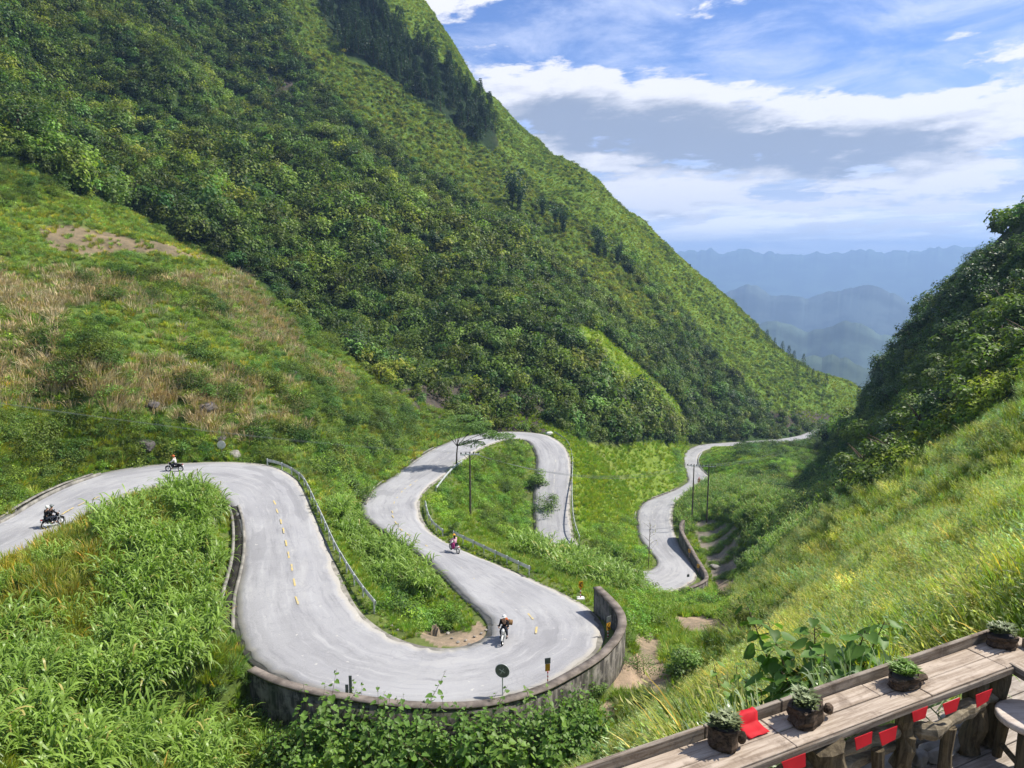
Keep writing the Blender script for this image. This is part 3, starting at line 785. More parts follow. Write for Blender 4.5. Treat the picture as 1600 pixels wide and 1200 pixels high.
def ditch_along(px, z, label):
    P = smooth(catmull(np.array([at_z(u, v, z(k/(len(px)-1))) for k, (u, v) in enumerate(px)]), 5), 2); k = len(P)
    T = np.gradient(P, axis=0); N = np.stack([-T[:,1], T[:,0], 0*T[:,0]], 1); N /= np.linalg.norm(N, axis=1)[:,None]
    root = empty('drain_channel', tuple(P[k//2]), label=label, cat='drain'); o0 = P[k//2]
    for d0, d1, h, nm, mt in ((-.52,-.30,.10,'channel_lip','concrete'), (.30,.52,.02,'channel_lip','concrete'), (-.30,.30,-.08,'channel_bed','ditch')):
        V = []; F = []
        for q in range(k):
            for (d, z_) in ((d0, h), (d1, h), (d1, -.3), (d0, -.3)): V.append(P[q]+N[q]*d+np.array([0,0,z_+.02*math.sin(q*1.7)])-o0)
        for q in range(k-1):
            for e in range(4): F.append((q*4+e, q*4+(e+1)%4, q*4+4+(e+1)%4, q*4+4+e))
        F.append((0,1,2,3)); q = (k-1)*4; F.append((q+3,q+2,q+1,q))
        meshobj(nm, mesh_np(nm, V, F, M[mt]), root)
ditch_along([(365,790),(371,810),(373,835),(372,865),(366,895),(358,925),(354,955),(353,985)], lambda t: -22.35-t*.95, 'concrete roadside drain along the inner edge of the left lane below the grassy bank')
ditch_along([(-60,838),(0,812),(50,781),(100,757),(150,740)], lambda t: -19.95-t*1.3, 'stone-edged drain at the foot of the left bank beside the upper road')
ditch_along([(566,788),(576,772),(597,755),(625,736),(652,715),(682,698)], lambda t: -29.7-t*4.0, 'drain running along the mountain side of the middle lane')
ditch_along([(995,820),(995,805),(1001,789),(1018,779),(1040,771),(1062,762)], lambda t: -52.0-t*6.3, 'drain at the foot of the green bank beside the lowest visible lane')
# ============================ plants: leaf-built meshes ============================
RNG = np.random.RandomState(11)
def unit(v): return v/(np.linalg.norm(v, axis=-1, keepdims=True)+1e-9)
def leaves(C, Nrm, Dir, L, Wd, tone):
    "diamond leaves folded along the rib; returns V, F(tri), col"
    Dir = unit(Dir-Nrm*(Dir*Nrm).sum(1, keepdims=True)); Sd = np.cross(Nrm, Dir); n = len(C); L = L[:,None]; Wd = Wd[:,None]
    a = C-Dir*L*.5; b = C+Sd*Wd*.5+Nrm*Wd*.12-Dir*L*.05; c = C+Dir*L*.5-Nrm*L*.08; d = C-Sd*Wd*.5+Nrm*Wd*.12-Dir*L*.05
    V = np.stack([a,b,c,d], 1).reshape(-1,3); i = np.arange(n)*4
    F = np.concatenate([np.stack([i,i+2,i+1],1), np.stack([i,i+3,i+2],1)])
    return V, F, np.repeat(tone[:,None], 4, 0).reshape(-1,1)*np.ones((1,3))
def crown_arrays(h, w, nblob, nleaf, size, seed, flat=.75, base=.15, yellow=.0):
    r = np.random.RandomState(seed)
    B = r.normal(size=(nblob,3)); B = unit(B)*(r.rand(nblob,1)**.5); B[:,2] = np.abs(B[:,2])*1.0-.1
    B = B*np.array([w*.5, w*.5, h*(1-base)*.72])+np.array([0,0,h*base+h*.1])
    rb = (.18+.18*r.rand(nblob))*w
    k = r.randint(0, nblob, nleaf); N = unit(r.normal(size=(nleaf,3))+np.array([0,0,.45]))
    C = B[k]+N*rb[k][:,None]*np.array([1,1,flat])*(r.rand(nleaf,1)**.35)
    C[:,2] = np.maximum(C[:,2], .02*h)
    Nr = unit(N*.8+np.array([0,0,.7])+r.normal(size=(nleaf,3))*.28)
    D = r.normal(size=(nleaf,3)); D[:,2] -= .35
    sz = size*(.6+.8*r.rand(nleaf))
    bt = (.55+.85*r.rand(nblob))[k]*(.75+.5*r.rand(nleaf))
    V, F, c = leaves(C, Nr, D, sz, sz*.62, bt)
    c = c*np.array([1+yellow, 1, 1-.3*yellow]); return V, F, c
def merge(L):
    V = []; F = []; c = []; o = 0
    for v, f, q in L: V.append(v); F.append(f+o); c.append(q); o += len(v)
    return np.concatenate(V), np.concatenate(F), np.concatenate(c)
def blades(n, h, spread, w, seed, lean=(0,0), droop=.6, segs=4, tone=(.75,1.25), dry=0.0, up=1.0, head=0.0):
    "arching ribbons from a common foot"
    r = np.random.RandomState(seed); a = r.rand(n)*2*np.pi; rad = spread*np.sqrt(r.rand(n))
    base = np.stack([np.cos(a)*rad*.45, np.sin(a)*rad*.45, np.zeros(n)], 1)
    out = np.stack([np.cos(a), np.sin(a)], 1)*(.25+.75*r.rand(n))[:,None]*droop+np.array(lean)
    hh = h*(.55+.45*r.rand(n)); V = []; t = np.linspace(0, 1, segs+1)
    side = np.stack([-out[:,1], out[:,0], np.zeros(n)], 1); side = unit(side+r.normal(size=(n,3))*.25)
    for k in t:
        x = base[:,:2]+out*hh[:,None]*(k**1.6)*.75; z = hh*(up*k-droop*.55*np.linalg.norm(out, axis=1)*k**3.0)
        c = np.concatenate([x, z[:,None]], 1); ww = w*(1-k**2.2)*(.55+.9*k if k < .5 else 1.0)+w*.06
        V.append(np.stack([c-side*ww*.5, c+side*ww*.5], 1))
    V = np.stack(V, 1).reshape(-1, 3); K = (segs+1)*2
    i = (np.arange(n)[:,None]*K+np.arange(segs)[None]*2).ravel(); F = np.stack([i, i+1, i+3, i+2], 1)
    tn = tone[0]+(tone[1]-tone[0])*r.rand(n); g = np.ones((n,3))*tn[:,None]
    if dry: m = r.rand(n) < dry; g[m] = np.array([2.3,1.35,2.0])*tn[m][:,None]
    col = np.repeat(g, K, 0); F = np.concatenate([F[:,[0,1,2]], F[:,[0,2,3]]])
    if head:                                          # feathery seed heads at the tips
        m = np.nonzero(r.rand(n) < head)[0]; tip = V.reshape(n,K,3)[m,-1]; q = 4; C = np.repeat(tip, q, 0)+r.normal(size=(len(m)*q,3))*.02
        C[:,2] -= np.tile(np.linspace(0,.14,q), len(m)); dirv = np.repeat(V.reshape(n,K,3)[m,-1]-V.reshape(n,K,3)[m,-5], q, 0)
        v2, f2, c2 = leaves(C, unit(r.normal(size=C.shape)), dirv, np.full(len(C), .10), np.full(len(C), .026), np.full(len(C), 1.0))
        c2 = c2*np.array([1.9,1.6,4.5]); return merge([(V,F,col),(v2,f2,c2)])
    return V, F, col
def reed_arrays(h, nst, seed, leafl=1.0, w=.05, dry=.0, per=8):
    "stout stems carrying arching strap leaves, like elephant grass or young maize"
    r = np.random.RandomState(seed); L = []
    a = r.rand(nst)*2*np.pi; rad = np.sqrt(r.rand(nst))*.42*h*.5; n = nst*per
    lean = np.stack([np.cos(a), np.sin(a)], 1)*(.1+.35*r.rand(nst))[:,None]
    hs = h*(.6+.4*r.rand(nst)); st = np.repeat(np.arange(nst), per); f = np.tile(np.linspace(.22, 1, per), nst)
    foot = np.stack([np.cos(a)*rad, np.sin(a)*rad], 1)
    b = np.concatenate([foot[st]+lean[st]*hs[st][:,None]*f[:,None]**1.5, (hs[st]*f*.72)[:,None]], 1)
    ph = r.rand(n)*2*np.pi; o = np.stack([np.cos(ph), np.sin(ph)], 1)*(.75-.35*f)[:,None]+lean[st]*.8
    ll = leafl*h*.42*(.7+.5*r.rand(n)); segs = 4; t = np.linspace(0,1,segs+1); V = []
    side = unit(np.stack([-o[:,1], o[:,0], r.normal(size=n)*.15], 1))
    for k in t:
        x = b[:,:2]+o*ll[:,None]*k; z = b[:,2]+ll*(1.05*k-1.15*k*k*(.6+.7*(1-f)))
        ww = w*(np.sin(np.pi*min(.96, .12+.88*k))**.6)*h*.42; V.append(np.stack([np.c_[x,z]-side*ww*.5, np.c_[x,z]+side*ww*.5], 1))
    V = np.stack(V,1).reshape(-1,3); K = (segs+1)*2; i = (np.arange(n)[:,None]*K+np.arange(segs)[None]*2).ravel(); F = np.stack([i,i+1,i+3,i+2],1)
    tn = (.7+.35*f)*(.8+.4*r.rand(n)); g = np.ones((n,3))*tn[:,None]
    m = r.rand(n) < dry; g[m] = np.array([2.4,1.4,2.4])*.8
    V1 = (V, np.concatenate([F[:,[0,1,2]],F[:,[0,2,3]]]), np.repeat(g,K,0))
    # stems as thin three-sided rods
    Vs = []; Fs = []
    for s_ in range(nst):
        for k in (0,.5,1.0):
            c = np.array([*(foot[s_]+lean[s_]*hs[s_]*k**1.5), hs[s_]*k*.72])
            for q in range(3): Vs.append(c+np.array([math.cos(q*2.1), math.sin(q*2.1), 0])*.012*h*.45*(1.2-k*.7))
        o_ = s_*9
        for k in range(2):
            for q in range(3): p, p2 = o_+k*3+q, o_+k*3+(q+1)%3; Fs += [(p,p2,p2+3),(p,p2+3,p+3)]
    return merge([V1, (np.array(Vs), np.array(Fs), np.full((len(Vs),3), .7))])
def pine_arrays(h, seed):
    r = np.random.RandomState(seed); n = 520; f = r.rand(n)**.8; rad = (1-f)**.85*h*.17*(.6+.7*r.rand(n))+.05; a = r.rand(n)*2*np.pi
    # whorled boughs
    a = np.round(a/1.05+r.rand(n)*.25)*1.05+r.normal(size=n)*.22; z = h*(.12+.88*(np.round(f*13)/13*.8+f*.2))-rad*.18
    C = np.stack([np.cos(a)*rad, np.sin(a)*rad, z], 1); out = np.stack([np.cos(a), np.sin(a), -.25+0*a], 1)
    N = unit(np.array([0,0,1.])+r.normal(size=(n,3))*.5)
    V, F, c = leaves(C, N, out, h*.075*(.7+.6*r.rand(n)), h*.036*np.ones(n), .7+.6*r.rand(n))
    tr = MB().tube([(0,0,-.2),(0,0,h*.5),(0,0,h*.95)], [h*.016,h*.011,h*.003], 5)
    return V, F, c
def bamboo_arrays(h, seed):
    r = np.random.RandomState(seed); ns = 22; n = ns*26; st = np.repeat(np.arange(ns), 26); f = np.tile(np.linspace(.15,1,26), ns)
    a = r.rand(ns)*2*np.pi; l = (.1+.3*r.rand(ns)); hs = h*(.65+.35*r.rand(ns))
    x = np.stack([np.cos(a)*l, np.sin(a)*l], 1)[st]*hs[st][:,None]*(f**1.8)[:,None]; z = hs[st]*(f-.22*f**3)
    C = np.c_[x, z]+r.normal(size=(n,3))*h*.035; N = unit(r.normal(size=(n,3))+np.array([0,0,.6])); D = np.c_[np.cos(a)[st], np.sin(a)[st], -.8*np.ones(n)]+r.normal(size=(n,3))*.5
    return leaves(C, N, D, h*.085*(.7+.6*r.rand(n)), h*.03*np.ones(n), .65+.6*r.rand(n))
def asset(name, arr, mat): return bpy.data.objects.new(name, mesh_np(name, arr[0], arr[1], M[mat], col=arr[2]))
LIB = {}
def lib(kind, objs):
    c = bpy.data.collections.new(kind); LIB[kind] = c
    for o in objs: c.objects.link(o)
lib('far_crowns', [asset('crown_%02d' % i, crown_arrays(1, [1.15,.95,1.35,1.0,1.2,1.5][i], [9,7,12,8,14,10][i], 340, .13, 30+i, yellow=[0,.1,.2,0,.05,.15][i]), 'leaf') for i in range(6)])
lib('near_shrubs', [asset('shrub_%02d' % i, crown_arrays(1, [1.4,1.8,1.2,2.0,1.5][i], [12,16,9,18,14][i], 1100, .085, 50+i, base=.05, yellow=[0,.2,.1,.3,0][i]), 'leaf') for i in range(5)])
lib('grass_tufts', [asset('tuft_%02d' % i, blades(52, 1.0, .55, .045, 70+i, lean=(-.25+.1*i,-.12), droop=.75, dry=[0,.06,.1,.03][i]), 'grass') for i in range(4)])
lib('meadow_tufts', [asset('meadow_%02d' % i, blades(90, 1.0, .8, .026, 80+i, lean=(-.42,-.18), droop=.5, segs=5, tone=(.5,1.45), dry=.04+.02*i, head=[0,.05,.3,.7][i]), 'grass') for i in range(4)])
lib('herbs', [asset('herb_%02d' % i, crown_arrays(.6, 1.8, 14, 420, .10, 90+i, flat=.5, base=0), 'grass') for i in range(3)])
lib('dry_stalks', [asset('stalk_%02d' % i, blades(26, 1.0, .7, .05, 100+i, droop=.9, segs=3, tone=(.6,1.2)), 'dry') for i in range(3)])
lib('reeds_far', [asset('reeds_%02d' % i, reed_arrays(1.0, 12, 110+i, 1.15, .11, .03, 7), 'grass') for i in range(3)])

def scatter_group():
    ng = bpy.data.node_groups.new('scatter', 'GeometryNodeTree')
    ng.interface.new_socket('Geometry', in_out='INPUT', socket_type='NodeSocketGeometry')
    ng.interface.new_socket('Kind', in_out='INPUT', socket_type='NodeSocketCollection')
    ng.interface.new_socket('Geometry', in_out='OUTPUT', socket_type='NodeSocketGeometry')
    N = ng.nodes; L = ng.links; gi = N.new('NodeGroupInput'); go = N.new('NodeGroupOutput')
    ci = N.new('GeometryNodeCollectionInfo'); ci.inputs['Separate Children'].default_value = True; ci.inputs['Reset Children'].default_value = True
    L.new(gi.outputs['Kind'], ci.inputs['Collection']); ip = N.new('GeometryNodeInstanceOnPoints'); ip.inputs['Pick Instance'].default_value = True
    def at(n, t):
        a = N.new('GeometryNodeInputNamedAttribute'); a.data_type = t; a.inputs['Name'].default_value = n; return a.outputs['Attribute']
    L.new(gi.outputs['Geometry'], ip.inputs['Points']); L.new(ci.outputs[0], ip.inputs['Instance'])
    L.new(at('pick', 'INT'), ip.inputs['Instance Index']); L.new(at('spin', 'FLOAT_VECTOR'), ip.inputs['Rotation']); L.new(at('size', 'FLOAT_VECTOR'), ip.inputs['Scale'])
    L.new(ip.outputs[0], go.inputs[0]); return ng
SG = scatter_group()
COUNT = {}
def scatter(name, kind, P, size, tint, label, cat, tilt=.12, zs=None, seed=0):
    n = len(P); r = np.random.RandomState(seed+n); me = bpy.data.meshes.new(name); me.vertices.add(n); me.vertices.foreach_set('co', np.asarray(P, np.float32).ravel())
    def at(nm, ty, data, key='value'):
        a = me.attributes.new(nm, ty, 'POINT'); a.data.foreach_set(key, np.ascontiguousarray(data).ravel())
    at('pick', 'INT', r.randint(0, len(LIB[kind].objects), n).astype(np.int32))
    rot = np.stack([r.normal(size=n)*tilt, r.normal(size=n)*tilt, r.rand(n)*6.283], 1)
    if kind == 'meadow_tufts': rot[:,2] = r.normal(size=n)*.5
    at('spin', 'FLOAT_VECTOR', rot.astype(np.float32), 'vector')
    s = np.stack([size, size, size*(zs if zs is not None else 1)], 1).astype(np.float32); at('size', 'FLOAT_VECTOR', s, 'vector')
    t = np.ones((n,4), np.float32); t[:,:3] = tint; at('tint', 'FLOAT_COLOR', t, 'color')
    o = bpy.data.objects.new(name, me); COL.objects.link(o); md = o.modifiers.new('scatter', 'NODES'); md.node_group = SG
    for it in SG.interface.items_tree:
        if it.name == 'Kind': md[it.identifier] = LIB[kind]
    tag(o, label, cat, kind='stuff'); COUNT[name] = n; return o
def candidates(r0, r1, per_m2, seed, a0=-41, a1=41):
    r = np.random.RandomState(seed); a0, a1 = math.radians(a0), math.radians(a1); n = int(per_m2*.5*(a1-a0)*(r1*r1-r0*r0))
    a = a0+(a1-a0)*r.rand(n); h = np.sqrt(r0*r0+(r1*r1-r0*r0)*r.rand(n)); x, y = np.sin(a)*h, np.cos(a)*h
    return x, y
_PA = polar_axes()
def gz(x, y):
    "height of the ground sheet"
    a = np.arctan2(x, y); h = np.hypot(x, y); j = np.clip(np.searchsorted(GAZ, a)-1, 0, len(GAZ)-2); k = np.clip(np.searchsorted(GR, h)-1, 0, len(GR)-2)
    fa = (a-GAZ[j])/(GAZ[j+1]-GAZ[j]); fr = (h-GR[k])/(GR[k+1]-GR[k])
    return (GZ[j,k]*(1-fa)+GZ[j+1,k]*fa)*(1-fr)+(GZ[j,k+1]*(1-fa)+GZ[j+1,k+1]*fa)*fr
def prep(r0, r1, dens, seed, lift=3., clear=.6, margin=.012, **k):
    x, y = candidates(r0, r1, dens*4, seed, **k); z = gz(x, y); gx = (gz(x+.4, y)-z)/.4; gy = (gz(x, y+.4)-z)/.4
    ok = visible(x, y, z, lift, margin) & (np.random.RandomState(seed+900).rand(len(x)) < (1+gx*gx+gy*gy)**.75/4); x, y, z = x[ok], y[ok], z[ok]   # even over the slope, not over the map
    d, _z = road_edge(x, y); ok = d > clear*.8
    for Wl in (W1, W2):
        dw, iw, sw = seg_near(x, y, Wl); ok &= ~((sw > 0) & (dw < 2.0)) & (dw > .8)
    x, y, z, d = x[ok], y[ok], z[ok], d[ok]; u, v = project(np.stack([x,y,z],1))
    return x, y, z, u, v, d
def tintv(n, seed, base=(1,1,1), lum=.3, warm=.15, P=None, scale=20):
    r = np.random.RandomState(seed); g = 1+lum*(r.rand(n)-.5)*2; w = warm*(r.rand(n)-.5)*2
    if P is not None: q = fbm(P[0], P[1], scale, 3); g = g*(1+.9*q*lum*2); w = w+q*warm*1.2
    return np.stack([base[0]*g*(1+w), base[1]*g, base[2]*g*(1-w)], 1)

# ---- the wooded mountain
x, y, z, u, v, d = prep(118, 500, .17, 1, lift=6)
fo = (~inpoly(u,v,Z_RIDGE)) & (~inpoly(u,v,Z_MIDSLOPE)) & (~inpoly(u,v,Z_FIELD)) & (~inpoly(u,v,Z_PINE)) & (~anypoly(u,v,Z_BRIGHT)) & (~inpoly(u,v,Z_RWOOD)) & (~inpoly(u,v,Z_RSLOPE)) & (~inpoly(u,v,Z_GULLY)) & (v < 690)
cl = anypoly(u,v,Z_CLIFF); patch = fbm(x, y, 38, 3); rr = np.random.RandomState(3).rand(len(x))
keep = fo & (d > 1.5) & (~cl | (rr < .45)) & ((patch < .2) | (rr < .7)); P = np.stack([x,y,z],1)[keep]; n = len(P)
sz = (2.4+3.6*np.random.RandomState(4).rand(n)**2)*(1+.6*np.clip(-patch[keep]*3,0,1)); t = tintv(n, 5, (1.0,1.05,.9), .5, .22, (P[:,0],P[:,1]), 30)
scatter('mountain_wood', 'far_crowns', P-[0,0,.5], sz, t, 'dense dark green scrub wood covering the steep mountain face above the road', 'wood', zs=1.0+.35*np.random.RandomState(6).rand(n))
# ---- lighter shrubs of the middle slope and the grassy ridge
x, y, z, u, v, d = prep(118, 500, .36, 2, lift=4)
ms = inpoly(u,v,Z_MIDSLOPE); rg = inpoly(u,v,Z_RIDGE); pt = fbm(x*.7+y*.2, y, 22, 4); rr = np.random.RandomState(8).rand(len(x))
keep = (ms & (rr < .75)) & ~inpoly(u,v,Z_PINE); P = np.stack([x,y,z],1)[keep]; n = len(P)
scatter('slope_scrub', 'far_crowns', P-[0,0,.3], 1.1+1.5*np.random.RandomState(9).rand(n)**2, tintv(n, 10, (1.5,1.35,1.0), .5, .25, (P[:,0],P[:,1]), 25), 'lighter olive green scrub on the slope under the band of pines', 'scrub')
keep = rg & ((pt > .03) | (rr < .12)) & (rr < .8) & ~inpoly(u,v,Z_PINE); P = np.stack([x,y,z],1)[keep]; n = len(P)
scatter('ridge_bushes', 'far_crowns', P-[0,0,.3], .9+1.5*np.random.RandomState(12).rand(n)**2, tintv(n, 13, (1.15,1.2,.9), .3, .2), 'small dark bushes dotted over the grassy ridge', 'scrub')
# ---- grass of the ridge and every green slope
x, y, z, u, v, d = prep(60, 500, .8, 20, lift=1.5)
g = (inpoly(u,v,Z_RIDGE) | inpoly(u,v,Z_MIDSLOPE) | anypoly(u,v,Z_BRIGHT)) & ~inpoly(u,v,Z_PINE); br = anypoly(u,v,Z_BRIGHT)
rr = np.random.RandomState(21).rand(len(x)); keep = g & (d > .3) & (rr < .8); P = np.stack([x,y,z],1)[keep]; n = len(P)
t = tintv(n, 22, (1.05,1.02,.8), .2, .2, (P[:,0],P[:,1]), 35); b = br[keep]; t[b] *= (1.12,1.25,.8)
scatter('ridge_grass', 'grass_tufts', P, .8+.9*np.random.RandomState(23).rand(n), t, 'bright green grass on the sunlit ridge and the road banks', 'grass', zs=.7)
# ---- left hillside: grass, herbs, dead maize, shrubs
x, y, z, u, v, d = prep(57, 245, 1.3, 30, lift=1.5); fi = inpoly(u,v,Z_FIELD) & ~inpoly(u,v,Z_REED[0]); bare = inpoly(u,v,Z_BARE)
rr = np.random.RandomState(31).rand(len(x)); keep = fi & (d > .5) & (rr < np.where(bare, .3, .8)); P = np.stack([x,y,z],1)[keep]; n = len(P)
scatter('field_grass', 'grass_tufts', P, .9+.8*np.random.RandomState(32).rand(n), tintv(n, 33, (1.1,1.08,1.15), .42, .3, (P[:,0],P[:,1]), 14), 'mixed green grass over the left hillside field', 'grass', zs=.65)
x, y, z, u, v, d = prep(58, 230, .36, 35, lift=1.5); fi = inpoly(u,v,Z_FIELD) & ~inpoly(u,v,Z_REED[0]); bare = inpoly(u,v,Z_BARE); rr = np.random.RandomState(36).rand(len(x)); pt = fbm(x, y, 16, 3)
keep = fi & (d > .8) & ~bare & (rr < .65+pt); P = np.stack([x,y,z],1)[keep]; n = len(P)
scatter('field_herbs', 'herbs', P, .8+.9*np.random.RandomState(37).rand(n), tintv(n, 38, (.8,.98,.9), .4, .2, (P[:,0],P[:,1]), 12), 'low leafy weeds between the grass of the left field', 'weeds')
DRY = [[(40,350),(340,395),(420,470),(560,600),(540,625),(400,540),(120,480),(0,440)],[(-60,390),(60,400),(110,470),(90,560),(130,620),(60,640),(-60,560)],[(100,560),(250,560),(400,580),(470,600),(480,640),(400,680),(330,690),(280,640),(200,610),(110,640)],[(380,640),(470,655),(500,700),(440,712),(380,700)],[(-60,560),(90,590),(200,600),(330,640),(320,660),(120,640),(-60,640)],[(200,470),(330,480),(420,520),(420,560),(250,540)]]
x, y, z, u, v, d = prep(70, 170, 1.5, 40, lift=1.5); rr = np.random.RandomState(41).rand(len(x)); pt = fbm(x, y, 9, 3)
keep = anypoly(u,v,DRY) & (d > 2) & (rr < np.where(inpoly(u,v,DRY[0]), .25, .6)+pt*2.2) & (fbm(x+90, y, 24, 2) > -.16); P = np.stack([x,y,z],1)[keep]; n = len(P)
scatter('dead_maize', 'dry_stalks', P, 1.3+.9*np.random.RandomState(42).rand(n), tintv(n, 43, (.95,.98,1.05), .25, .1), 'dry straw-coloured maize stalks left standing on the left hillside', 'maize stalks')
x, y, z, u, v, d = prep(62, 235, .16, 45, lift=3); pt = fbm(x+31, y-17, 20, 3); rr = np.random.RandomState(46).rand(len(x))
FS = [[(380,540),(470,560),(560,600),(640,640),(650,690),(560,680),(470,640),(430,600)],[(60,500),(180,500),(200,560),(130,580),(60,560)],[(480,680),(600,690),(640,720),(560,760),(490,740)],[(-60,650),(230,650),(330,700),(200,730),(-60,800)],[(470,480),(560,540),(540,560),(470,530)],[(-60,240),(120,300),(60,330),(-60,320)]]
keep = inpoly(u,v,Z_FIELD) & ~inpoly(u,v,Z_REED[0]) & (d > 2.2) & ~inpoly(u,v,Z_BARE) & ((pt > .17) | (anypoly(u,v,FS) & (rr < .8))); P = np.stack([x,y,z],1)[keep]; n = len(P)
scatter('hillside_shrubs', 'near_shrubs', P-[0,0,.2], 1.5+1.5*np.random.RandomState(47).rand(n)**2, tintv(n, 48, (.95,1.1,.9), .3, .2), 'green shrubs and creepers scattered over the left hillside and road bank', 'shrubs')
# ---- verges and banks near the nearest lanes, islands
x, y, z, u, v, d = [np.concatenate(q) for q in zip(prep(30, 80, 6, 50, lift=1., clear=.25), prep(80, 170, 1.8, 49, lift=1., clear=.35))]; soil = anypoly(u,v,Z_SOIL) | inpoly(u,v,Z_TERR); rr = np.random.RandomState(51).rand(len(x))
near = (~(inpoly(u,v,Z_FIELD) & (np.hypot(x,y) > 66) & (d > 3.5))) & (~inpoly(u,v,Z_RSLOPE)) & (v > 640) & ~soil & ~inpoly(u,v,Z_RWOOD); keep = near & (d < 40); P = np.stack([x,y,z],1)[keep]; n = len(P); dd = d[keep]
scatter('verge_grass', 'grass_tufts', P, np.clip(.22+.20*dd, .28, .9)*(.7+.6*np.random.RandomState(52).rand(n)), tintv(n, 53, (1.0,1.15,.75), .25, .2, (P[:,0],P[:,1]), 8), 'short green grass on the verges and banks between the lanes', 'grass', zs=.8)
x, y, z, u, v, d = prep(30, 250, .55, 55, lift=1.5, clear=1.6); soil = anypoly(u,v,Z_SOIL) | inpoly(u,v,Z_TERR); rr = np.random.RandomState(56).rand(len(x)); pt = fbm(x, y, 13, 3)
IS = [[(830,700),(800,690),(760,700),(700,745),(670,775),(680,810),(780,840),(835,830),(840,760)],[(600,900),(735,960),(740,985),(700,1005),(650,1000),(590,950)],[(1050,700),(1300,680),(1320,740),(1250,830),(1060,800)],[(960,930),(1060,925),(1160,940),(1200,960),(1150,975),(1050,965),(1000,1000),(950,1050),(965,990)],[(900,830),(1010,800),(1040,900),(1050,930),(980,930)],[(385,1060),(470,1080),(560,1115),(700,1130),(800,1130),(900,1080),(980,1020),(1000,1050),(940,1120),(940,1210),(380,1210)],[(490,690),(650,720),(565,800),(600,850),(520,820)]]
keep = anypoly(u,v,IS) & ~soil & (rr < .6+pt); P = np.stack([x,y,z],1)[keep]; n = len(P)
scatter('bank_herbs', 'herbs', P, .9+.9*np.random.RandomState(57).rand(n), tintv(n, 58, (.85,1.15,.75), .3, .2, (P[:,0],P[:,1]), 10), 'low leafy weeds and creepers on the banks below the road', 'weeds')
keep = (anypoly(u,v,IS+[[(480,700),(650,715),(570,800),(520,790)]]) | (inpoly(u,v,Z_GULLY))) & ~soil & (rr > .75) & (pt > -.06) & (d > 2.4); P = np.stack([x,y,z],1)[keep]; n = len(P)
scatter('bank_shrubs', 'near_shrubs', P-[0,0,.2], 1.2+1.1*np.random.RandomState(59).rand(n)**2, tintv(n, 60, (1.1,1.3,.9), .3, .2), 'small leafy shrubs on the road banks and in the gully', 'shrubs')
# ---- right slope: tall windswept grass
DB = np.array(at_z(1550,997,-3.1)); DA = np.array(at_z(960,1200,-3.1)); DE = (DA-DB)/np.linalg.norm(DA-DB); DN = np.array([-DE[1], DE[0], 0]); DN = DN if DN[1] > 0 else -DN
def meadow(r0, r1, dens, s0, s1, seed):
    x, y, z, u, v, d = prep(r0, r1, dens, seed, lift=1., a0=0, a1=44, margin=.05); ins = inpoly(u,v,Z_RSLOPE) | ((u > 1600) & (v > 560)) | ((v > 1150) & (u > 900)); soil = anypoly(u,v,Z_SOIL) | inpoly(u,v,Z_TERR)
    q_ = (x-DB[0])*DE[0]+(y-DB[1])*DE[1]; w_ = (x-DB[0])*DN[0]+(y-DB[1])*DN[1]; keep = ins & ~soil & ~inpoly(u,v,Z_RWOOD) & (w_ > np.where(q_ > -.3, 1.3, .6)) & ((x*DN[0]+y*DN[1]) > 3); P = np.stack([x,y,z],1)[keep]; n = len(P); q = fbm(P[:,0], P[:,1], 6, 3)
    sz = s0+(s1-s0)*np.random.RandomState(seed+1).rand(n)*(1+q); return P, sz, tintv(n, seed+2, (1.0,1.05,1.05), .42, .25, (P[:,0],P[:,1]), 7)
A = [meadow(6.5, 20, 9, .5, 1.0, 61), meadow(20, 48, 4.5, .7, 1.2, 64), meadow(48, 130, 1.7, .9, 1.7, 67)]
scatter('slope_meadow', 'meadow_tufts', np.concatenate([a[0] for a in A]), np.concatenate([a[1] for a in A]), np.concatenate([a[2] for a in A]), 'tall windswept yellow-green grass covering the near right slope', 'grass', tilt=.1)
SKYR = [(1200,900),(1240,800),(1275,772),(1300,748),(1330,722),(1343,690),(1347,565),(1375,500),(1440,436),(1520,388),(1590,355),(1700,320)]
def wood_ok(x, y, z, u, v, s):
    "crown of height s at this spot stays under the outline of the hill"
    ut, vt = project(np.stack([x, y, z+s], 1)); r = s*.5*1202/np.hypot(x, y)
    return (vt > np.interp(u, [p[0] for p in SKYR], [p[1] for p in SKYR])) & ((v > 690) | (u-r > 1338))
# ---- right hill wood: undergrowth as one mass, its larger trees stand separately
x, y, z, u, v, d = prep(50, 260, .5, 70, lift=5, margin=.03); keep = inpoly(u,v,Z_RWOOD) & wood_ok(x, y, z, u, v, 3.0); rr = np.random.RandomState(71).rand(len(x)); P = np.stack([x,y,z],1)[keep]; n = len(P)
lt = inpoly(u,v,Z_RWOOD2)[keep]; t = tintv(n, 72, (.75,.85,.85), .3, .2, (P[:,0],P[:,1]), 18); t[lt] *= (1.9,1.7,1.0)  # sunlight on the near part of the hill painted in by brighter tint
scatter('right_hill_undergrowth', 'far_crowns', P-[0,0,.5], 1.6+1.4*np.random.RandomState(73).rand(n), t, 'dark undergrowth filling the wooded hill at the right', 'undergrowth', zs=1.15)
# gully reeds far
x, y, z, u, v, d = prep(80, 260, .5, 75, lift=2); keep = (inpoly(u,v,Z_GULLY) | inpoly(u,v,[(1060,790),(1110,750),(1190,740),(1290,800),(1290,830),(1180,880),(1060,830)])) & ~inpoly(u,v,Z_TERR) & (d > 1); P = np.stack([x,y,z],1)[keep]; n = len(P)
scatter('gully_reeds', 'reeds_far', P, 1.6+.9*np.random.RandomState(76).rand(n), tintv(n, 77, (.75,.95,.95), .25, .15), 'grey-green reeds growing along the gully floor', 'reeds')
